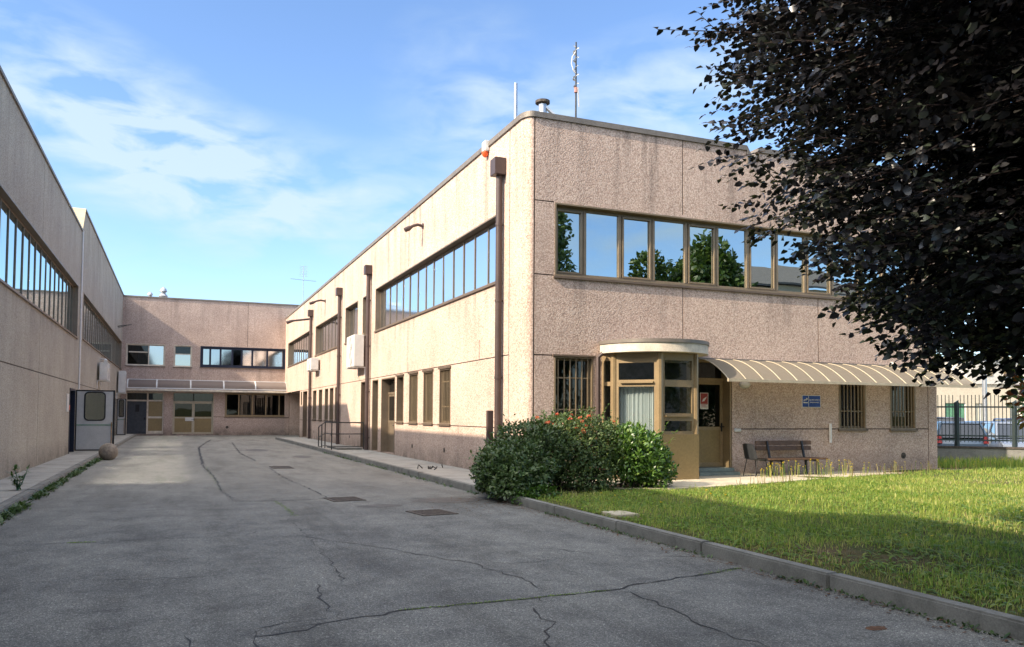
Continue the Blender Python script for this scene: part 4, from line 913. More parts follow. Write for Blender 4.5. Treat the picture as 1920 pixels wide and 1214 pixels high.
# cracks, drawn out as narrow jagged strips of open joint
def crack(pts, w=.022, mat='rubber_dark', amp=.05):
    P = [Vector((x, y)) for x, y in pts]; Q = [P[0]]
    for a, b in zip(P, P[1:]):
        n = max(2, int((b - a).length / .12))
        for i in range(1, n + 1):
            q = a.lerp(b, i / n); nn = Vector((-(b - a).y, (b - a).x)).normalized(); Q.append(q + nn * random.gauss(0, amp * .5) * (0 if i == n else 1))
    vs_ = []; fs_ = []
    for i, q in enumerate(Q):
        d = (Q[min(i + 1, len(Q) - 1)] - Q[max(i - 1, 0)]).normalized(); nn = Vector((-d.y, d.x)); ww = w * random.choice((.25, .5, .8, 1., 1.7)) * random.uniform(.7, 1.1) * (.3 if i in (0, len(Q) - 1) else 1)
        vs_ += [(*(q + nn * ww / 2), .0035), (*(q - nn * ww / 2), .0035)]
        if i: fs_.append((2 * i - 2, 2 * i - 1, 2 * i + 1, 2 * i))
    m_ = MB(); m_.add(vs_, fs_)
    for i in range(4, len(Q) - 4, 7):          # hairline side branches and broken-out chips
        a = Q[i]; d = Vector((random.gauss(0, 1), random.gauss(0, 1))).normalized(); ln = random.uniform(.05, .28); b = a + d * ln * .5 + Vector((random.gauss(0, .02), random.gauss(0, .02))); c = a + d * ln; nn = Vector((-d.y, d.x)) * w * .2
        m_.add([(*(a + nn), .0032), (*(a - nn), .0032), (*(b - nn * .7), .0032), (*(b + nn * .7), .0032), (*c, .0032)], [(0, 1, 2, 3), (3, 2, 4)])
        if random.random() < .4: r = w * random.uniform(.6, 1.3); m_.add([(a.x + r * math.cos(k * 1.05) * random.uniform(.5, 1.1), a.y + r * math.sin(k * 1.05) * random.uniform(.5, 1.1), .003) for k in range(6)], [tuple(range(6))])
    o = m_.build('crack', mat, yard); return Q
for p, w in (([(.55, 6.2), (.94, 6.25), (1.23, 6.45), (1.58, 6.49), (1.74, 6.6), (2.02, 6.62), (2.4, 6.61), (2.75, 6.61), (3.28, 6.64), (3.76, 6.66), (4.43, 6.86), (4.96, 6.98), (5.63, 7.12)], .03),
             ([(.58, 6.42), (.94, 6.54), (1.25, 6.53)], .014), ([(.57, 6.43), (.56, 5.92), (.5, 5.3)], .014), ([(1.25, 6.45), (1.22, 7.05), (1.23, 7.55), (1.31, 8.03)], .018),
             ([(1.56, 7.8), (1.58, 8.58), (1.64, 9.7), (1.62, 10.92), (1.67, 12.93)], .012), ([(.78, 27.6), (.91, 21.8), (.91, 18.04), (1.03, 15.79)], .035), ([(1.03, 15.79), (1.81, 15.53), (2.56, 15.67), (2.69, 15.73)], .035),
             ([(2.6, 25.05), (2.54, 21.3), (2.66, 18.46), (2.72, 15.88)], .03), ([(-1.91, 11.4), (-1.13, 11.44), (-.91, 11.36), (-.28, 11.41), (.88, 11.31), (1.05, 11.64), (1.24, 11.84)], .018),
             ([(.88, 11.31), (1.62, 10.92), (2.26, 9.88), (2.78, 8.8), (3., 8.46), (3.16, 7.61), (3.2, 6.87)], .014), ([(3.89, 6.55), (3.88, 5.84), (3.82, 5.18), (3.88, 4.64)], .016), ([(2.81, 6.3), (2.7, 5.69), (2.46, 5.32), (2.36, 4.9)], .014),
             ([(.13, 6.56), (.12, 6.09)], .012), ([(2.88, 47), (2.42, 34.5), (2.53, 28.6)], .05), ([(.82, 27.6), (1.01, 40.2), (1.96, 51.9)], .08), ([(4.2, 9.2), (4.6, 8.3), (5.6, 7.9)], .01), ([(-2.4, 8.6), (-1.2, 8.9), (.3, 8.6)], .01),
             ([(2.1, 14.2), (3.3, 14.9), (4.6, 15.2), (5.5, 14.7)], .012), ([(-2.2, 36), (1, 36.4), (5.6, 36.1)], .05), ([(-2.2, 44), (5.6, 44.3)], .05)):
    crack(p, w)
def flat(pts, z, name, mat, parent=None):
    m_ = MB(); m_.add([(x, y, z) for x, y in pts], [tuple(range(len(pts)))]); return m_.build(name, mat, parent) if parent is not None else m_
m_ = flat([(.93, 15.72), (1.85, 15.50), (2.6, 15.66), (2.7, 15.9), (2.64, 18.4), (2.52, 21.3), (2.58, 25), (2.55, 28.6), (2.3, 29.4), (.85, 28.2), (.93, 21.8), (.95, 18)], .002, 'repaired_patch', 'asphalt_patch', yard)
def blot(x, y, rx, ry, mat, nm, k=1.):
    n = 26; flat([(x + rx * math.cos(2 * math.pi * i / n) * random.uniform(.75, 1.1), y + ry * math.sin(2 * math.pi * i / n) * random.uniform(.75, 1.1)) for i in range(n)], .003, nm, mat, yard)

tt = NT('damp'); vv = tt.geo(); tt.bsdf(tt.ramp(tt.noise(vv, 5, 4), [(.3, (.06, .058, .055)), (.7, (.12, .115, .105))]), .7, spec=.4)
blot(3.35, 14.15, .42, .24, 'damp', 'damp_stain'); blot(4.75, 14.7, .7, .5, 'damp', 'damp_stain'); blot(5.0, 4.75, .10, .06, 'litter', 'leaf_stain'); blot(-.6, 14.9, .5, .16, 'asphalt_pale', 'pale_patch'); blot(3.6, 8.4, .35, .2, 'asphalt_pale', 'pale_patch'); blot(3.3, 37, .5, 1.2, 'damp', 'damp_stain'); blot(4.4, 31, .4, .8, 'damp', 'damp_stain'); blot(2.6, 59.5, 2.6, .7, 'damp', 'damp_stain')
def drain(x, y, w, l, rz, lab):
    ro = empty('drain_cover', (x, y, .002), lab, 'drain cover', 'iron drain covers in the yard'); ca_, sa_ = math.cos(rz), math.sin(rz)
    def T(a, b, z): return (x + a * ca_ - b * sa_, y + a * sa_ + b * ca_, z)
    m_ = MB()
    for a0, a1, b0, b1 in ((-w / 2 - .05, w / 2 + .05, -l / 2 - .05, -l / 2), (-w / 2 - .05, w / 2 + .05, l / 2, l / 2 + .05), (-w / 2 - .05, -w / 2, -l / 2, l / 2), (w / 2, w / 2 + .05, -l / 2, l / 2)): m_.hexa([T(a0, b0, .002), T(a1, b0, .002), T(a1, b1, .002), T(a0, b1, .002), T(a0, b0, .012), T(a1, b0, .012), T(a1, b1, .012), T(a0, b1, .012)])
    m_.build('drain_frame', 'iron', ro)
    m_ = MB(); n = 9
    for i in range(n): a0 = -w / 2 + w * i / n + .004; a1 = a0 + w / n * .62; m_.hexa([T(a0, -l / 2, .003), T(a1, -l / 2, .003), T(a1, l / 2, .003), T(a0, l / 2, .003), T(a0, -l / 2, .010), T(a1, -l / 2, .010), T(a1, l / 2, .010), T(a0, l / 2, .010)])
    m_.build('grating', 'iron', ro)
    m_ = MB(); m_.add([T(-w / 2, -l / 2, .0025), T(w / 2, -l / 2, .0025), T(w / 2, l / 2, .0025), T(-w / 2, l / 2, .0025)], [(0, 1, 2, 3)]); m_.build('pit', 'dark_void', ro)
drain(2.98, 15.45, .52, .62, .1, 'iron drain cover at the corner of the repaired asphalt patch'); drain(3.92, 12.9, .52, .62, .15, 'rusty iron drain cover nearest the lawn kerb'); drain(2.95, 25.1, .5, 1., 0, 'iron drain cover farther up the yard beyond the patch')

# pavements and kerbs
def slabs(x0, x1, y0, y1, step, z, name, mat):
    m_ = MB(); y = y0
    while y < y1 - .01:
        ye = min(y + step, y1); m_.box(x0, x1, y + .006, ye - .006, -.02, z + random.uniform(-.003, .003)); y = ye
    m_.box(x0 + .01, x1 - .01, y0, y1, -.02, z - .02); return struct(m_, name, mat)
slabs(XL, -2.622, -30, 61.99, 2.4, .12, 'pavement_shaded', 'walk_concrete')
slabs(5.872, XR + .3, 15.2, 52.0, 2.2, .12, 'pavement_sunny', 'walk_concrete')
def kerb(x0, x1, y0, y1, z, name):
    m_ = MB(); y = y0
    while y < y1 - .01:
        ye = min(y + 2.0, y1); j = random.uniform(-.006, .006); m_.box(x0 + j, x1 + j, y + .004, ye - .004, -.05, z + random.uniform(-.006, .004)); y = ye
    return struct(m_, name, 'kerb_concrete', bevel=.018)
kerb(-2.62, -2.46, -30, 61.98, .125, 'kerb_shaded'); kerb(5.72, 5.87, -10, 52.0, .145, 'kerb_lawn')
m_ = MB(); m_.box(5.72, XR, 52.0, 52.15, -.05, .125); struct(m_, 'kerb_end', 'kerb_concrete', bevel=.015)
# path in front of the entrance
m_ = MB(); P = [(7.6, 17.19), (7.6, 14.9), (8.6, 14.35), (9.4, 14.2), (11.03, 14.4), (13.5, 15.04), (16, 15.7), (18.1, 16.14), (22, 16.8), (24, 17.0), (24, 18.2), (20.6, 18.2), (20.6, 17.19)]
m_.prism([(x, y, .05) for x, y in P], (0, 0, 0), (0, 0, .082)); struct(m_, 'entrance_path', 'path_concrete')
# lawn: gently uneven sheet
nx, ny = 90, 80; xs = np.concatenate([np.linspace(5.86, 26, 70), np.linspace(26.5, 40, 20)]); ys = np.linspace(-12, 19.5, ny)
vs_ = [(x, y, .105 + .02 * math.sin(x * 1.3 + y * .7) * math.sin(y * 1.1) * min(1, (x - 5.86)) + (.03 * max(0, x - 12) / 8)) for x in xs for y in ys]
fs_ = [(i * ny + j, (i + 1) * ny + j, (i + 1) * ny + j + 1, i * ny + j + 1) for i in range(len(xs) - 1) for j in range(ny - 1)]
fs_ = [f for f in fs_ if not (vs_[f[0]][1] > 16.9 and vs_[f[0]][0] < 20.5)]
m_ = MB(); m_.add(vs_, fs_); struct(m_, 'lawn', 'lawn_ground', smooth=True, recalc=False)
def lawn_z(x, y): return .105 + .02 * np.sin(x * 1.3 + y * .7) * np.sin(y * 1.1) * np.minimum(1, (x - 5.86)) + .03 * np.maximum(0, x - 12) / 8
px_ = np.array([p[0] for p in P[1:10]]); py_ = np.array([p[1] for p in P[1:10]])
def blades(n, xr, yr, hmin, hmax, w, keep, name, mat, lean=.5, patch=True, kind='stuff', label=None, parent=None, rshift=0.):
    x = RNG.uniform(*xr, n); y = RNG.uniform(*yr, n); k = keep(x, y); x, y = x[k], y[k]; n = len(x)
    c = .5 + .5 * np.sin(x * 2.1 + 1.3 * np.sin(y * 1.7)) * np.cos(y * 2.3 + np.sin(x * 1.9)); c2 = .5 + .5 * np.sin(x * 7 + y * 3) * np.sin(y * 8 - x * 2)
    h = (hmin + (hmax - hmin) * RNG.random(n) ** 1.6) * (.55 + .5 * c + .35 * c2 if patch else 1)
    a = RNG.uniform(0, 2 * np.pi, n); ln = RNG.uniform(.1, 1, n) * lean
    z = lawn_z(x, y) - .01; dx, dy = np.cos(a), np.sin(a); ww = w * RNG.uniform(.6, 1.4, n); sx, sy = -dy * ww / 2, dx * ww / 2
    b = np.stack([x, y, z], 1); S = np.stack([sx, sy, 0 * x], 1); D = np.stack([dx, dy, 0 * x], 1); U = np.array([0, 0, 1.])
    m1 = b + U * (h * .55)[:, None] + D * (h * ln * .3)[:, None]; t = b + U * (h * (1 - .25 * ln))[:, None] + D * (h * ln)[:, None]
    V = np.stack([b + S, b - S, m1 + S * .8, m1 - S * .8, t], 1).reshape(-1, 3)
    F = (np.array([(0, 1, 3), (0, 3, 2), (2, 3, 4)])[None] + (np.arange(n) * 5)[:, None, None]).reshape(-1, 3)
    c3 = .5 + .5 * np.sin(x * .9 + 2 * np.sin(y * .55)) * np.sin(y * 1.25 + x * .4); rn = np.clip(RNG.random(n) * .6 + .15 * c2 + .32 * c3 * (RNG.random(n) > .3) + rshift, 0, 1); o = mesh_np(name, V, F, np.repeat(rn, 3), mat, parent)
    return tag(o, kind=kind)
def off_path(x, y):
    yp = np.interp(x, px_, py_); ok = (y < yp - .03 + .1 * np.sin(x * 5) * np.sin(x * 13))
    return ok
def bare(x, y):  # worn strip along the kerb
    d = np.hypot((x - 7.0) / 1.3, (y - 6.6) / 1.2); e = (x - 5.87) / .7 + .25 * np.sin(y * 4.1); return (d > .30 + .75 * RNG.random(len(x))) & (e > .75 * RNG.random(len(x)) ** 1.5)
cone = lambda x, y: (x < 1.55 * y + 1.2) & (x > .4 * y)
blades(150000, (5.9, 17), (3.4, 16.2), .03, .115, .008, lambda x, y: off_path(x, y) & bare(x, y) & cone(x, y) & (RNG.random(len(x)) < np.clip(11. / np.hypot(x, y), .3, 1)), 'grass', 'grass', .75)
blades(42000, (11, 25.5), (9, 16.9), .035, .11, .014, lambda x, y: off_path(x, y) & cone(x, y), 'far_grass', 'grass', .6)
blades(14000, (20.6, 27), (15.5, 20), .08, .36, .016, lambda x, y: (y > 17.3 - (x - 20.6) * .25) & (y < 21.3 - (x - 21.2)), 'tall_grass', 'grass', .4)
blades(7000, (5.9, 18), (4, 15.6), .08, .24, .011, lambda x, y: off_path(x, y) & (np.sin(x * 3.1) * np.sin(y * 2.7 + x) > .35), 'tussock_grass', 'grass', .8, rshift=-.15)
blades(5200, (5.9, 8.8), (4.6, 8.6), .015, .06, .007, lambda x, y: (np.hypot((x - 7.0) / 1.5, (y - 6.6) / 1.5) < 1.) & cone(x, y), 'dry_grass', 'straw', 1.1, patch=False)
blades(6000, (5.88, 6.5), (3.6, 13.4), .015, .06, .006, lambda x, y: cone(x, y) & (RNG.random(len(x)) < .7), 'dry_grass', 'straw', 1.1, patch=False)
# broad-leaved lawn weeds
n = 15000; x = RNG.uniform(5.95, 15, n); y = RNG.uniform(3.6, 14.5, n); k = off_path(x, y) & cone(x, y) & (np.sin(x * 2.3 + 1) * np.sin(y * 1.9) > -.35); x, y = x[k], y[k]; n = len(x)
a = RNG.uniform(0, 6.28, n); dd_ = np.stack([np.cos(a), np.sin(a), RNG.uniform(.2, .9, n)], 1)
tag(leaf_object('lawn_weeds', np.stack([x, y, lawn_z(x, y) + .01], 1), dd_, np.tile([0, 0, 1.], (n, 1)), RNG.uniform(.06, .15, n), RNG.uniform(.02, .045, n), 'grass', curl=.35, rnd=RNG.random(n) * .6), kind='stuff')
# straw stalks and yellow flower heads along the wall foot
def stalks(n, xr, yf, hr_, name, mat, w=.006):
    x = RNG.uniform(*xr, n); y = yf(x) + RNG.normal(size=n) * .12; h = RNG.uniform(*hr_, n); a = RNG.uniform(0, 6.28, n); l = RNG.uniform(0, .2, n)
    b = np.stack([x, y, np.full(n, .11)], 1); t_ = b + np.stack([np.cos(a) * h * l, np.sin(a) * h * l, h], 1); S = np.stack([np.full(n, w), np.full(n, -w * .4), np.zeros(n)], 1)
    V = np.stack([b + S, b - S, t_ - S * .6, t_ + S * .6], 1).reshape(-1, 3); F = (np.array([(0, 1, 2), (0, 2, 3)])[None] + (np.arange(n) * 4)[:, None, None]).reshape(-1, 3)
    tag(mesh_np(name, V, F, np.repeat(RNG.random(n), 2), mat), kind='stuff'); return t_
edge_y = lambda x: np.interp(x, px_, py_) - .1
t1 = stalks(130, (11.2, 22.5), edge_y, (.08, .32), 'straw_stalks', 'straw')
wall_y = lambda x: 16.1 + 0 * x
t2 = stalks(70, (13.3, 16.2), wall_y, (.18, .42), 'flower_stalks', 'grass'); t3 = stalks(46, (16.5, 24), lambda x: np.interp(x, px_, py_) + .25, (.15, .33), 'flower_stalks', 'grass'); t4 = stalks(22, (6.4, 12), lambda x: 9.5 + 3 * np.sin(x * 3), (.1, .18), 'flower_stalks', 'grass')
tp = np.concatenate([t2, t3, t4]); tp = np.repeat(tp, 9, 0); a = RNG.uniform(0, 6.28, len(tp)); d_ = np.stack([np.cos(a), np.sin(a), RNG.uniform(.1, .9, len(tp))], 1)
tag(leaf_object('yellow_flowers', tp + RNG.normal(size=tp.shape) * .006, d_, np.tile([0, 0, 1.], (len(tp), 1)), np.full(len(tp), .026), np.full(len(tp), .018), 'bloom_yellow'), kind='stuff')
tw = t1[::2]; tw = np.repeat(tw, 6, 0); d_ = rand_dir(len(tw)); d_[:, 2] = abs(d_[:, 2]) + .5
tag(leaf_object('seed_heads', tw - np.array([0, 0, .03]) + RNG.normal(size=tw.shape) * np.array([.004, .004, .02]), d_, rand_dir(len(tw)), np.full(len(tw), .02), np.full(len(tw), .008), 'straw'), kind='stuff')
# dead leaves and moss along the kerbs
n = 900; x = np.concatenate([RNG.normal(5.6, .09, 600), RNG.normal(5.1, .4, 300)]); y = np.concatenate([RNG.uniform(3.5, 14.5, 600), RNG.normal(13.8, .7, 300)]); x = np.minimum(x, 5.7); a = RNG.uniform(0, 6.28, n)
tag(leaf_object('leaf_litter', np.stack([x, y, np.full(n, .008)], 1), np.stack([np.cos(a), np.sin(a), RNG.uniform(0, .2, n)], 1), np.tile([0, 0, 1.], (n, 1)), RNG.uniform(.02, .05, n), RNG.uniform(.008, .03, n), 'straw', rnd=RNG.random(n)), kind='stuff').data.materials[0] = M['litter']
def moss(n, fx, yr, h, name):
    y = RNG.uniform(*yr, n); k = (np.sin(y * 3.3) + np.sin(y * 1.31 + 1) + RNG.normal(size=n) * .6) > -.5; y = y[k]; n = len(y); x = fx(n); a = RNG.uniform(0, 6.28, n)
    tag(leaf_object(name, np.stack([x, y, np.full(n, .0)], 1), np.stack([np.cos(a), np.sin(a), RNG.uniform(.3, 1.5, n)], 1), np.tile([0, 0, 1.], (n, 1)), RNG.uniform(.3, 1, n) * h, RNG.uniform(.15, .4, n) * h, 'leaf_dark', rnd=.1 + RNG.random(n) * .6), kind='stuff')
moss(4200, lambda n: -2.44 + abs(RNG.normal(size=n)) * .07, (13, 31), .16, 'kerb_weeds'); moss(600, lambda n: 5.69 - abs(RNG.normal(size=n)) * .04, (4, 13), .08, 'kerb_weeds'); moss(500, lambda n: 5.69 - abs(RNG.normal(size=n)) * .05, (15.5, 34), .12, 'kerb_weeds')
def on_line(pts, n, s=.015):
    P_ = np.array(pts); seg = RNG.integers(0, len(P_) - 1, n); f = RNG.random(n)[:, None]; q = P_[seg] * (1 - f) + P_[seg + 1] * f; return q + RNG.normal(size=q.shape) * s
q = np.concatenate([on_line([(1.74, 6.6), (2.75, 6.61), (3.76, 6.66)], 500, .012), on_line([(5.0, 7.0), (5.6, 7.12)], 150, .03), on_line([(1.72, 15.5), (1.77, 14.4), (1.77, 13.2)], 420, .03), on_line([(-1.2, 11.4), (-.9, 11.38)], 160, .02), on_line([(.85, 26), (.91, 18)], 300, .03)]); n = len(q); a = RNG.uniform(0, 6.28, n)
tag(leaf_object('crack_moss', np.concatenate([q, np.full((n, 1), .003)], 1), np.stack([np.cos(a), np.sin(a), RNG.uniform(.1, .9, n)], 1), np.tile([0, 0, 1.], (n, 1)), RNG.uniform(.008, .026, n), RNG.uniform(.004, .01, n), 'grass', rnd=RNG.random(n) * .5), kind='stuff')
# flat inspection slab in the lawn
m_ = MB(); m_.box(6.05, 6.45, 10.55, 11.05, .06, .15); lone(m_, 'inspection_cover', 'path_concrete', 'pale square concrete cover set in the grass beside the kerb', 'cover', (6.25, 10.8, .1), bevel=.01)
# stone ball at the kerb
bp_ = [(0.01, 0)]
m_ = MB(); prof = [(.30 * math.sin(math.pi * k / 14), .30 - .30 * math.cos(math.pi * k / 14)) for k in range(2, 15)]; m_.lathe([(max(r, .004), z - .03) for r, z in prof], (-2.08, 30.7, 0), 26); lone(m_, 'stone_ball', 'stone', 'weathered stone ball bollard at the left kerb by the open door', 'bollard', (-2.08, 30.7, 0), smooth=True)
# tall weed on the left walk
wd = empty('weed', (-2.75, 17.9, .12), 'tall leafy weed growing from the left pavement edge', 'weed')
m_ = MB()
stems = [((-2.75, 17.9, .1), (-2.8, 17.85, .55)), ((-2.75, 17.9, .1), (-2.6, 17.95, .52)), ((-2.75, 17.9, .1), (-2.85, 17.95, .4)), ((-2.75, 17.9, .1), (-2.7, 17.8, .38))]
for a, b in stems: m_.tube([a, tuple(Vector(a).lerp(Vector(b), .5) + Vector((.02, .02, .02))), b], [.012, .009, .004], 5)
m_.build('stem', 'shutter_green', wd)
pp = np.concatenate([np.array(a)[None] + (np.array(b) - np.array(a))[None] * RNG.uniform(.2, 1.05, 34)[:, None] for a, b in stems]); d_ = rand_dir(len(pp)); d_[:, 2] = .35 * d_[:, 2] + .25
leaf_object('foliage', pp, d_, np.tile([0, 0, 1.], (len(pp), 1)), RNG.uniform(.07, .14, len(pp)), RNG.uniform(.03, .05, len(pp)), 'leaf_laurel', wd, (-2.75, 17.9, .12), rnd=RNG.random(len(pp)) * .5)
# scattered scrap on the sunny pavement
m_ = MB()
for i in range(14): x, y = 6.5 + random.gauss(0, .16), 21.6 + random.gauss(0, .3); m_.bar((x, y, .125), (x + random.uniform(-.1, .1), y + random.uniform(-.1, .1), .13 + random.random() * .09), .02)
tag(struct(m_, 'twig_scraps', 'black_rubber'), kind='stuff')

# ================================================================== shrubs
def shrub(name, label, loc, blobs, n, mat, L, Wd, grp, blooms=0, shell=.55, up=.35, curl=.2, rmul=1.):
    ro = empty(name, loc, label, 'shrub', grp)
    m_ = MB()
    for b in blobs:
        for i in range(7):
            e = Vector(b[:3]) + Vector((random.uniform(-.6, .6) * b[3], random.uniform(-.6, .6) * b[4], random.uniform(-.1, .7) * b[5])); s = Vector((loc[0] + random.gauss(0, .18) + (b[0] - loc[0]) * .6, loc[1] + random.gauss(0, .15) + (b[1] - loc[1]) * .6, .1))
            m_.tube([s, s.lerp(e, .5) + Vector((random.gauss(0, .05), random.gauss(0, .05), .05)), e], [.018, .012, .005], 5)
    m_.build('stem', 'bark', ro)
    p, d = blob_points(blobs, n, shell, zmin=.1); k = len(p)
    dl = norm(d * .75 + rand_dir(k) * .75 + np.array([0, 0, up])); nn = norm(d + rand_dir(k) * .5 + np.array([0, 0, .6]))
    # loose shoots standing out of the outline
    sh_p = []; sh_d = []
    for i in range(int(n / 170)):
        j = RNG.integers(0, k); base = p[j]; dr_ = norm((d[j] * .7 + np.array([0, 0, .9]) + RNG.normal(size=3) * .3)[None])[0]; ln = RNG.uniform(.12, .42)
        for q in range(9):
            f = (q + 1) / 9; s_ = rand_dir(1)[0]; sh_p.append(base + dr_ * ln * f); sh_d.append(dr_ * .7 + s_ * .7)
    ns = len(sh_p); P2 = np.concatenate([p, np.array(sh_p)]); D2 = np.concatenate([dl, np.array(sh_d)]); N2 = np.concatenate([nn, np.tile([0, 0, 1.], (ns, 1))]); k2 = k + ns
    leaf_object('foliage', P2, D2, N2, RNG.uniform(.6, 1.2, k2) * L, RNG.uniform(.7, 1.15, k2) * Wd, mat, ro, loc, curl, rnd=np.concatenate([RNG.random(k) * rmul, .45 + .5 * RNG.random(ns)]))
    if blooms:
        cs = p[RNG.choice(np.where((p[:, 2] > np.quantile(p[:, 2], .75)))[0], blooms)] + np.array([0, 0, .05])
        for c in cs:
            c = np.repeat(c[None], 16, 0); dq = rand_dir(16); dq[:, 2] = abs(dq[:, 2]); leaf_object('bloom', c + dq * .012, dq, rand_dir(16), np.full(16, .045), np.full(16, .035), 'bloom_pink', ro, loc, .3, rnd=np.clip(RNG.random(16) * .5 + RNG.random() * .5, 0, 1))
    return ro
G = 'shrubs massed at the corner of the office block'
shrub('rounded_shrub', 'dense dark green clipped shrub bulging over the kerb, leftmost of the shrub bed', (6.25, 14.7, .1), [(6.1, 14.6, .55, .72, .82, .56), (6.6, 15.0, .86, .76, .8, .62), (5.85, 14.2, .36, .5, .62, .40), (5.75, 14.6, .5, .45, .6, .45)], 14000, 'leaf_dark', .095, .045, G)
shrub('rose_bush', 'rose bush with faded orange and pink blooms in the middle of the shrub bed', (7.5, 14.9, .1), [(7.25, 14.9, .85, .85, .8, .72), (7.9, 15.0, .95, .75, .75, .72), (7.5, 15.3, 1.15, .55, .5, .5), (8.3, 15.1, .85, .5, .55, .6), (7.05, 15.2, 1.25, .3, .3, .36), (7.6, 14.3, .4, .6, .35, .36)], 17000, 'leaf_rose', .062, .04, G, 34, .5)
shrub('cherry_laurel', 'bright green glossy laurel in sunlight in front of the glass porch', (9.0, 14.75, .1), [(8.95, 14.8, .72, .68, .6, .6), (9.25, 14.75, .5, .5, .5, .48), (8.7, 14.9, .95, .5, .5, .45), (9.1, 15.0, .95, .45, .4, .38)], 8200, 'leaf_laurel', .115, .045, G, 0, .5, .6)
p, d = blob_points([(6.15, 13.75, .18, .5, .35, .16), (5.85, 13.55, .1, .25, .25, .14)], 900, .4, zmin=.01)
iv = empty('ivy_clump', (6.1, 13.7, .1), 'small clump of ivy spilling over the kerb end under the shrubs', 'ivy')
leaf_object('foliage', p, norm(d + rand_dir(len(p))), np.tile([0, 0, 1.], (len(p), 1)), RNG.uniform(.04, .07, len(p)), RNG.uniform(.03, .05, len(p)), 'leaf_laurel', iv, (6.1, 13.7, .1), rnd=RNG.random(len(p)) * .6)
# soil under the shrubs
m_ = MB(); m_.add([(x, y, .128) for x, y in ((5.88, 13.6), (6.6, 13.9), (7.6, 14.2), (8.9, 14.25), (9.3, 14.9), (8.8, 15.6), (7.6, 15.9), (6.0, 15.9))], [tuple(range(8))]); struct(m_, 'flower_bed', 'soil')

# ================================================================== copper beech
TB_ = Vector((8.1, 4.5, .08))
bt = empty('copper_beech', tuple(TB_), 'large copper beech with dark purple leaves overhanging the lawn from the right', 'tree')
Cc = np.array([8.55, 4.62, 6.0]); Rr = np.array([4.1, 4.0, 4.9])
m_ = MB(); trunk = [tuple(TB_), (8.12, 4.52, 1.5), (8.08, 4.6, 3.2), (8.15, 4.65, 5.5), (8.2, 4.7, 8.0), (8.2, 4.75, 10.2)]
m_.tube(trunk, [.27, .22, .19, .14, .09, .03], 14); m_.build('trunk', 'bark', bt, smooth=True)
limb = MB(); P_ = []; D_ = []; N_ = []; L_s = []; tw_ = MB()
NS = 7200; rs = np.random.default_rng(11)
limbs = []
for i in range(46):
    z0 = rs.uniform(1.9, 9.0); a = i * 2.399 + rs.uniform(-.3, .3); k = np.clip(1 - ((z0 + .6 - Cc[2]) / Rr[2]) ** 2, .06, 1) ** .5
    e = np.array([Cc[0] + math.cos(a) * Rr[0] * k * .72, Cc[1] + math.sin(a) * Rr[1] * k * .72, z0 + rs.uniform(.2, 1.0)]); s = np.array([8.12, 4.6, max(1.6, z0 - .5)])
    m1 = s * .5 + e * .5 + np.array([0, 0, .25]); limb.tube([s, m1, e], [.07, .045, .018], 7); limbs.append((s, m1, e))
limb.build('limb', 'bark', bt, smooth=True)
for i in range(NS):
    dr_ = norm(rs.normal(size=3)[None])[0]; rr = .50 + .5 * rs.random() ** .55
    if i % 4 == 0: rr = rs.uniform(.25, .65)
    lump = 1 + .10 * math.sin(dr_[0] * 6 + dr_[2] * 5) * math.cos(dr_[1] * 7 - dr_[2] * 4) + .05 * math.sin(dr_[2] * 17 + dr_[0] * 9)
    tap = 1 - .22 * max(0., -dr_[2]); p0 = Cc + dr_ * Rr * rr * lump * np.array([tap, tap, 1.])
    if p0[2] < 2.15: continue
    o_ = norm(np.array([dr_[0], dr_[1], dr_[2] * .25])[None])[0]; o_ = norm((o_ + rs.normal(size=3) * np.array([.35, .35, .12]))[None])[0]
    pl = norm(np.array([rs.normal() * .35, rs.normal() * .35, 1.])[None])[0]
    L0 = rs.uniform(.55, 1.15); start = p0 - o_ * L0 * .75; pts = []
    side = norm(np.cross(o_, pl)[None])[0]
    def runs(st, dv, ln, drop, r0):
        n_ = max(3, int(ln / .06)); prev = st; pl_ = [st]
        for q in range(1, n_ + 1):
            f = q / n_; pos = st + dv * ln * f - np.array([0, 0, 1]) * drop * f * f * ln; s_ = 1 if q % 2 else -1
            sv = norm(np.cross(dv, pl)[None])[0]; dd2 = dv * .62 + sv * s_ * .8 + np.array([0, 0, -.12 * rs.random()]); P_.append(pos); D_.append(dd2); N_.append(pl + rs.normal(size=3) * .34); L_s.append(rs.uniform(.066, .112))
            pl_.append(pos)
        return pl_
    path = runs(start, o_, L0, .12, .006)
    tw_.tube([path[0], path[len(path) // 2], path[-1]], [.007, .005, .002], 3, False)
    for q in range(4):
        f = rs.uniform(.1, .85); s_ = 1 if q % 2 else -1; b0 = start + o_ * L0 * f; dv = norm((o_ * .7 + side * s_ * .75 + rs.normal(size=3) * .12)[None])[0]; runs(b0, dv, rs.uniform(.22, .5), .1, .003)
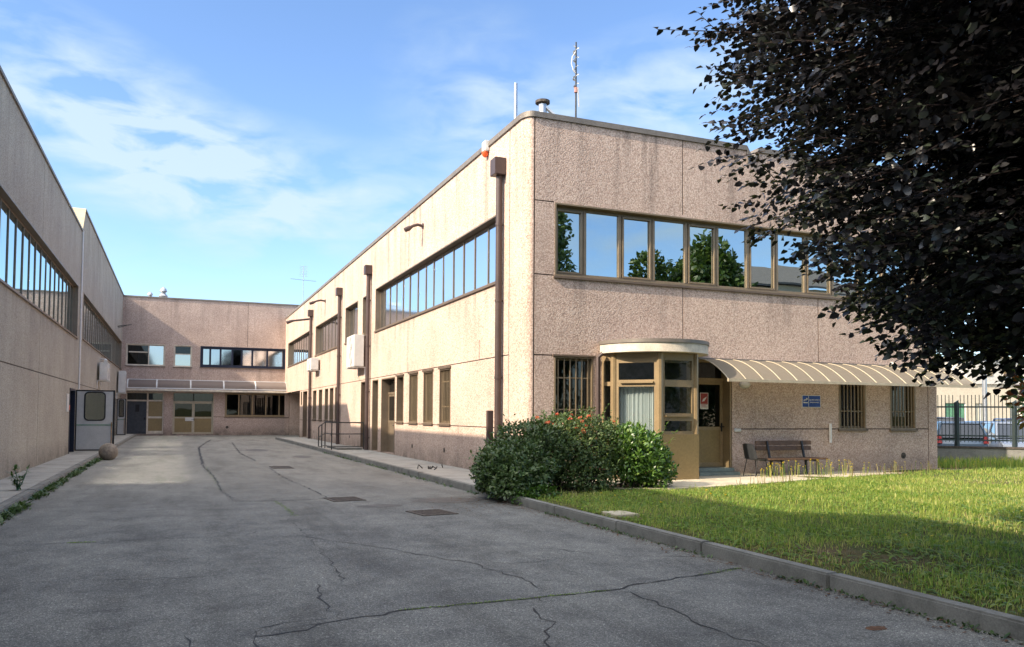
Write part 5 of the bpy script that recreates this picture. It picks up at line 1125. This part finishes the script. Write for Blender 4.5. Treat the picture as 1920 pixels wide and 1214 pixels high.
for a_, b_ in (((5.75, 6.1, 5.35), (4.3, 6.72, 5.45)), ((5.9, 6.3, 6.2), (4.75, 6.9, 6.3)), ((5.8, 5.9, 4.9), (4.75, 6.45, 4.95)), ((6.3, 5.2, 2.75), (5.6, 4.9, 2.25)), ((7.0, 4.6, 2.6), (6.3, 4.3, 2.0)), ((6.0, 5.6, 3.5), (5.2, 5.9, 3.1)), ((7.3, 4.5, 2.5), (6.9, 4.1, 1.95))):
    a_, b_ = np.array(a_), np.array(b_); o_ = norm((b_ - a_)[None])[0]; pl = np.array([.1, .1, 1.]); side = norm(np.cross(o_, pl)[None])[0]; L0 = np.linalg.norm(b_ - a_)
    path = runs(a_, o_, L0, .02, .006); tw_.tube([path[0], path[len(path) // 2], path[-1]], [.010, .007, .003], 4, False)
    for q in range(9):
        f = rs.uniform(.0, .7); s_ = 1 if q % 2 else -1; dv = norm((o_ * .8 + side * s_ * .55 + rs.normal(size=3) * .15)[None])[0]; pq = runs(a_ + o_ * L0 * f, dv, rs.uniform(.3, .65) * (1 - f * .5), .08, .003); tw_.tube([pq[0], pq[-1]], [.005, .002], 3, False)
tw_.build('twig', 'twig', bt, recalc=False)
P_ = np.array(P_); k = len(P_)
low = np.clip((4.6 - P_[:, 2]) / 2.2, 0, 1) * (.5 + .5 * np.sin(P_[:, 0] * 2.7 + P_[:, 1] * 3.1)); brnd = np.where(RNG.random(k) < .55 * low, .90, RNG.random(k) * .97)  # greener leaves low in the crown
crown = leaf_object('crown', P_, np.array(D_), np.array(N_), np.array(L_s), np.array(L_s) * RNG.uniform(.58, .78, k), 'leaf_beech', bt, tuple(TB_), .22, rnd=brnd)

# small magnolia at the right edge
mg = empty('young_magnolia', (11.95, 8.0, .1), 'young magnolia with red and green leaves at the right edge by the fence view', 'tree')
m_ = MB(); m_.tube([(11.95, 8.0, .1), (11.97, 8.02, 1.2), (11.95, 8.0, 2.2)], [.03, .022, .008], 7)
for i in range(8): a = i * 2.4; m_.tube([(11.96, 8.01, 1.2 + .1 * i), (11.96 + .35 * math.cos(a), 8.01 + .35 * math.sin(a), 1.5 + .1 * i)], [.012, .005], 5)
m_.build('trunk', 'bark', mg)
p, d = blob_points([(11.95, 8.0, 1.85, .55, .55, .5), (11.8, 8.2, 2.1, .35, .35, .3)], 420, .35, zmin=1.2); leaf_object('crown', p, norm(d + rand_dir(len(p)) * .5 + np.array([0, 0, .2])), norm(rand_dir(len(p)) + np.array([0, 0, .8])), RNG.uniform(.1, .17, len(p)), RNG.uniform(.05, .075, len(p)), 'leaf_magnolia', mg, (11.95, 8.0, .1))

# ================================================================== fence, car park and beyond
FA = Vector((20.2, 22.16, 0)); FE = Vector((30.5, 12.0, 0)); fd = (FE - FA).normalized(); fnm = Vector((fd.y, -fd.x, 0))
def fp(s, z, o=0.): q = FA + fd * s + fnm * o; return (q.x, q.y, z)
FL_ = (FE - FA).length
lw = empty('boundary_wall', fp(FL_ / 2, 0), 'low grey concrete wall carrying the green metal fence', 'wall')
m_ = MB(); m_.hexa([fp(0, -.05, -.12), fp(FL_, -.05, -.12), fp(FL_, -.05, .12), fp(0, -.05, .12), fp(0, .64, -.12), fp(FL_, .64, -.12), fp(FL_, .64, .12), fp(0, .64, .12)]); m_.build('wall', 'kerb_concrete', lw)
m_ = MB(); m_.hexa([fp(0, .641, -.15), fp(FL_, .641, -.15), fp(FL_, .641, .15), fp(0, .641, .15), fp(0, .70, -.15), fp(FL_, .70, -.15), fp(FL_, .70, .15), fp(0, .70, .15)]); m_.build('cap', 'iron', lw)
fe = empty('metal_fence', fp(FL_ / 2, .7), 'dark green metal bar fence on the low wall before the parked cars', 'fence')
sp = 1.62; s0 = 4.62 - 2 * sp; k = 0
while s0 + k * sp < FL_:
    s = s0 + k * sp; m_ = MB(); m_.bar(fp(s, .7), fp(s, 2.12), .11); m_.prism([fp(s - .055, 2.12, -.055), fp(s + .055, 2.12, -.055), fp(s + .055, 2.2, -.055), fp(s - .055, 2.12, -.055)][:3], (0, 0, 0), tuple(fnm * .11)); m_.build('post', 'fence_green', fe)
    m_ = MB(); n = 15
    for i in range(1, n): q = s + sp * i / n; m_.bar(fp(q, .83), fp(q, 2.36), .016)
    m_.build('bar_panel', 'fence_green', fe)
    m_ = MB()
    for z in (1.97, 1.04, .90): m_.bar(fp(s + .06, z), fp(s + sp - .06, z), .035, .05)
    m_.build('rail', 'fence_green', fe); k += 1

def car(loc, rz, colr, lab, L=4.1, Wd=1.74, Hh=1.48, van=False):
    ro = empty('parked_car', (loc[0], loc[1], 0), lab, 'car', 'cars parked behind the fence'); ro.rotation_euler.z = 0; c_, s_ = math.cos(rz), math.sin(rz)
    def T(x, y, z): return (loc[0] + x * c_ - y * s_, loc[1] + x * s_ + y * c_, z)
    h = L / 2; st = [(-h, .45, .72, .80), (-h + .12, .30, .86, .93), (-h + .7, .22, .93, .98), (-.3, .2, .95, 1.), (.75, .2, .93, 1.), (h - .75, .22, .88, .98), (h - .2, .28, .74, .9), (h, .42, .62, .76)]
    m_ = MB(); vs_ = []; fs_ = []
    for x, z0, z1, w_ in st:
        w2 = Wd / 2 * w_
        for y, z in ((-w2 * .92, z0), (-w2, z0 + (z1 - z0) * .35), (-w2, z0 + (z1 - z0) * .7), (-w2 * .9, z1), (w2 * .9, z1), (w2, z0 + (z1 - z0) * .7), (w2, z0 + (z1 - z0) * .35), (w2 * .92, z0)): vs_.append(T(x, y, z))
    for i in range(len(st) - 1):
        for k in range(8): fs_.append((i * 8 + k, i * 8 + (k + 1) % 8, (i + 1) * 8 + (k + 1) % 8, (i + 1) * 8 + k))
    fs_ += [tuple(range(8)), tuple(range((len(st) - 1) * 8, len(st) * 8))]; m_.add(vs_, fs_)
    rx0, rx1 = (-h + .35, .25) if not van else (-h + .2, .5); bx0, bx1 = -h + .08, 1.15
    w2, wr = Wd / 2 * .9, Wd / 2 * .70; zb, zr = .93, Hh
    b4 = [(bx0, -w2), (bx1, -w2), (bx1, w2), (bx0, w2)]; r4 = [(rx0, -wr), (rx1, -wr), (rx1, wr), (rx0, wr)]
    m_.hexa([T(rx0 - .05, -wr - .02, zr - .06), T(rx1 + .05, -wr - .02, zr - .06), T(rx1 + .05, wr + .02, zr - .06), T(rx0 - .05, wr + .02, zr - .06), T(rx0 + .05, -wr + .05, zr), T(rx1 - .05, -wr + .05, zr), T(rx1 - .05, wr - .05, zr), T(rx0 + .05, wr - .05, zr)])
    for (a, b) in ((0, 0), (1, 1), (2, 2), (3, 3)): m_.bar(T(*b4[a], zb - .02), T(*r4[b], zr - .04), .07)
    for y, yr in ((-w2, -wr), (w2, wr)): m_.bar(T(-.25, y, zb - .02), T(-.3, yr, zr - .04), .07)
    m_.build('body', 'car_' + colr, ro, bevel=.0, smooth=True)
    def gl(pts, nm): q = MB(); q.add([T(*p) for p in pts], [(0, 1, 2, 3)]); q.build(nm, 'glass_car', ro)
    e = .0
    gl([(bx1, -w2 + .03, zb), (bx1, w2 - .03, zb), (rx1, wr - .02, zr - .05), (rx1, -wr + .02, zr - .05)], 'windscreen'); gl([(bx0, -w2 + .03, zb), (bx0, w2 - .03, zb), (rx0, wr - .02, zr - .05), (rx0, -wr + .02, zr - .05)], 'rear_window')
    for y, yr in ((-w2, -wr), (w2, wr)): gl([(bx0 + .05, y, zb), (bx1 - .05, y, zb), (rx1 - .03, yr, zr - .05), (rx0 + .03, yr, zr - .05)], 'side_window')
    m_ = MB(); m_.hexa([T(bx0 + .1, -w2 + .1, .7), T(bx1 - .3, -w2 + .1, .7), T(bx1 - .3, w2 - .1, .7), T(bx0 + .1, w2 - .1, .7), T(rx0 + .15, -wr + .1, 1.2), T(rx0 + .4, -wr + .1, 1.2), T(rx0 + .4, wr - .1, 1.2), T(rx0 + .15, wr - .1, 1.2)]); m_.build('seats', 'rubber_dark', ro)
    for x in (-h + .75, h - .8):
        for y in (-1, 1):
            yy = y * (Wd / 2 - .1); m_ = MB(); m_.tube([T(x, yy - .1, .31), T(x, yy + .1, .31)], .31, 18); w_ = m_.build('wheel', 'black_rubber', ro); m_ = MB(); m_.tube([T(x, yy + y * .101, .31), T(x, yy + y * .112, .31)], .2, 14); m_.build('rim', 'zinc', w_)
    for y in (-1, 1):
        m_ = MB(); m_.hexa([T(-h - .02, y * .72 - .08, .74), T(-h + .15, y * .72 - .08, .74), T(-h + .15, y * .72 + .08, .74), T(-h - .02, y * .72 + .08, .74), T(-h + .05, y * .72 - .06, 1.0), T(-h + .2, y * .72 - .06, 1.0), T(-h + .2, y * .72 + .06, 1.0), T(-h + .05, y * .72 + .06, 1.0)]); m_.build('tail_light', 'red_lamp', ro)
        m_ = MB(); m_.hexa([T(h - .25, y * .6 - .17, .6), T(h - .02, y * .6 - .17, .58), T(h - .02, y * .6 + .17, .58), T(h - .25, y * .6 + .17, .6), T(h - .3, y * .6 - .15, .76), T(h - .1, y * .6 - .15, .7), T(h - .1, y * .6 + .15, .7), T(h - .3, y * .6 + .15, .76)]); m_.build('headlight', 'white_plastic', ro)
        m_ = MB(); m_.hexa([T(.75, y * (Wd / 2 + .02) - .09, .95), T(.9, y * (Wd / 2 + .02) - .09, .95), T(.9, y * (Wd / 2 + .02) + .09, .95), T(.75, y * (Wd / 2 + .02) + .09, .95), T(.78, y * (Wd / 2 + .02) - .08, 1.08), T(.86, y * (Wd / 2 + .02) - .08, 1.08), T(.86, y * (Wd / 2 + .02) + .08, 1.08), T(.78, y * (Wd / 2 + .02) + .08, 1.08)]); m_.build('mirror', 'car_' + colr, ro)
    return ro
def at(px, d): q = f_ * d + r2 * ((px - 960) / 1523. * d) + u2 * 0; return (q.x, q.y)
vdir = math.atan2(.80, .60)
car(at(1776, 30), R_(52), 'silver', 'silver-blue hatchback seen from behind with red tail light, behind the fence')
car(at(1900, 29), R_(228), 'white', 'white car facing the fence behind its right-hand bars')
car(at(1835, 36), R_(50), 'blue', 'blue car in the second row between the silver and white cars')
car(at(1912, 36), R_(228), 'navy', 'dark blue car in the second row behind the white car', 4.4, 1.8, 1.62)
car(at(1757, 37), R_(50), 'grey', 'dark grey car half hidden by the corner of the office block', 4.4, 1.8, 1.65)
lp = at(1846, 41); m_ = MB(); m_.tube([(lp[0], lp[1], 0), (lp[0], lp[1], 3.6), (lp[0], lp[1], 7.2)], [.13, .11, .08], 10); lone(m_, 'lamp_post', 'zinc', 'grey concrete lamp post rising behind the parked cars', 'pole', (lp[0], lp[1], 0), smooth=True)
# cream building across the car park
fb = empty('cream_building', (*at(1850, 62), 0), 'pale cream low building with green-framed windows beyond the car park', 'building')
bo = Vector((*at(1720, 60), 0)); bd = (Vector((*at(1990, 60), 0)) - bo).normalized(); bd = (Matrix.Rotation(R_(8), 3, 'Z') @ bd); bn_ = Vector((-bd.y, bd.x, 0))
FX = Fac(lambda u, v, d: tuple(bo + bd * u + bn_ * d + Vector((0, 0, v))), tuple(-bn_))
def fh(F, u0, u1, v0, v1, d0, d1): m = MB(); m.hexa([F(u0, v0, d0), F(u1, v0, d0), F(u1, v0, d1), F(u0, v0, d1), F(u0, v1, d0), F(u1, v1, d0), F(u1, v1, d1), F(u0, v1, d1)]); return m
wins = [(-.2, 1.0, 'blind_cream'), (2.2, 3.9, 'shutter_green'), (4.7, 5.5, 'blind_cream'), (7.6, 8.5, 'blind_cream'), (8.6, 9.9, 'shutter_green'), (11.5, 13.0, 'shutter_green'), (14.4, 15.8, 'shutter_green')]
for a, b, mm in wins: FX.holes.append((a, b, .9, 2.7))
wall_mesh(FX, -18, 28, 0, 4.15, ['plaster_cream', 'joint'], fb)
for a, b, mm in wins:
    m = fh(FX, a, b, .9, 2.7, .12, .14); w_ = m.build('window', mm, fb); m = fh(FX, a - .06, b + .06, .82, .899, -.06, .1); m.build('sill', 'fascia', w_)
    m = MB(); [m.hexa(fh(FX, u - .03, u + .03, .9, 2.7, .05, .119).v) for u in (a + .03, (a + b) / 2, b - .03)]; m.build('frame', 'white_metal', w_)
m = fh(FX, -18, 28, 4.151, 4.35, -.15, .4); m.build('coping', 'plaster_white', fb)
m = fh(FX, 5.9, 30, 4.36, 6.3, 2.5, 9); m.build('upper_storey', 'plaster_white', fb)
m = fh(FX, 5.6, 30.3, 6.301, 6.45, 2.2, 9.3); m.build('roof_edge', 'plaster_cream', fb)
m = fh(FX, -18, 28, .0, 4.36, .4, .6); m.build('back_wall', 'plaster_cream', fb)
for u in (7.6, 9.1, 11.3, 12.8, 15, 16.5): m = fh(FX, u, u + .5, 4.9, 5.75, 2.44, 2.499); m.build('window', 'bronze', fb)

# ================================================================== street side, seen only as reflections in the front panes
def big_tree(name, label, loc, blobs, n, mat, L, trunk_r):
    ro = empty(name, loc, label, 'tree', 'trees mirrored in the front windows'); zt = max(b[2] for b in blobs)
    m_ = MB(); m_.tube([loc, (loc[0], loc[1], zt * .5), (loc[0], loc[1], zt)], [trunk_r, trunk_r * .7, trunk_r * .2], 9); m_.build('trunk', 'bark', ro)
    p, d = blob_points(blobs, n, .45, .22, .4); k = len(p)
    leaf_object('crown', p, norm(d + rand_dir(k)), norm(rand_dir(k) + np.array([0, 0, .5])), RNG.uniform(.7, 1.2, k) * L, RNG.uniform(.5, .7, k) * L, mat, ro, loc)
big_tree('broadleaf_tree', 'tall full green tree mirrored in the middle of the upper front windows', (33.5, -12, 0), [(33.6, -12, 9, 3.6, 3.2, 3.8), (31.6, -12, 8.2, 2.8, 2.5, 3.2), (33.6, -12, 10.5, 3.0, 2.6, 2.6), (35.2, -12, 7.2, 2.8, 2.6, 3.2), (34.2, -12, 12, 2.0, 2.0, 2.0), (33, -12, 4.2, 3.6, 3, 2.2)], 19000, 'leaf_tree', .42, .3)
big_tree('conifer_tree', 'dark tree mirrored at the left end of the upper front windows', (20.6, -12, 0), [(20.9, -12, 6, 2.7, 2.4, 3.6), (21.1, -12, 10, 2.3, 2, 3.6), (21.3, -12, 13.6, 1.7, 1.4, 2.0)], 11000, 'leaf_dark', .34, .25)
big_tree('small_tree', 'smaller green tree mirrored beside the tall one in the front windows', (28.9, -12, 0), [(28.9, -12, 8.6, 1.5, 1.5, 2.4), (28.6, -12, 5.5, 1.8, 1.7, 2.4), (29, -12, 11.2, .8, .8, 1.4)], 5000, 'leaf_tree', .36, .16)
big_tree('roadside_bush', 'low dark bushes mirrored in the barred ground-floor windows', (26, -9.5, 0), [(12, -9.5, 1.2, 3, 1.4, 1.8), (18, -9.6, 1.4, 3.4, 1.4, 2.0), (24, -9.4, 1.2, 3.4, 1.3, 1.9), (30, -9.6, 1.6, 3.6, 1.5, 2.2), (37, -9.5, 1.4, 4, 1.4, 2)], 7000, 'leaf_dark', .26, .1)
nb = empty('street_house', (42, -16, 0), 'pale house mirrored in the right of the upper front windows', 'house')
m_ = MB(); m_.box(37.6, 50, -22, -14, 0, 11.2); m_.build('wall', 'plaster_cream', nb)
m_ = MB(); m_.prism([(37.2, -22.5, 11.21), (50.4, -22.5, 11.21), (50.4, -13.5, 11.21), (37.2, -13.5, 11.21)][:2] + [(50.4, -18, 13.4), (37.2, -18, 13.4)], (0, 0, 0), (0, 0, .15)); m_.prism([(37.2, -13.5, 11.22), (50.4, -13.5, 11.22), (50.4, -18, 13.42), (37.2, -18, 13.42)], (0, 0, 0), (0, 0, .15)); m_.build('roof', 'roofing', nb)
for u in (39, 41.5, 44, 46.5):
    for z in (4.5, 8.2): m_ = MB(); m_.box(u, u + 1.1, -14.02, -13.95, z, z + 1.6); m_.build('window', 'slate_door', nb)

# ------------------------------------------------------------------ render settings
SC.view_settings.view_transform = 'Standard'; SC.view_settings.look = 'None'; SC.view_settings.exposure = 1.55; SC.view_settings.gamma = 1.0; SC.view_settings.use_curve_mapping = False
SC.render.engine = 'CYCLES'; SC.cycles.use_denoising = True
try: SC.cycles.denoiser = 'OPENIMAGEDENOISE'; SC.cycles.denoising_input_passes = 'RGB_ALBEDO_NORMAL'; SC.cycles.denoising_prefilter = 'ACCURATE'
except Exception: pass
SC.cycles.use_guiding = True; SC.cycles.use_surface_guiding = True; SC.cycles.use_volume_guiding = False; SC.cycles.blur_glossy = 0.; SC.cycles.sample_clamp_indirect = 0.
SC.cycles.max_bounces = 8; SC.cycles.transparent_max_bounces = 16; SC.cycles.diffuse_bounces = 4; SC.cycles.glossy_bounces = 4
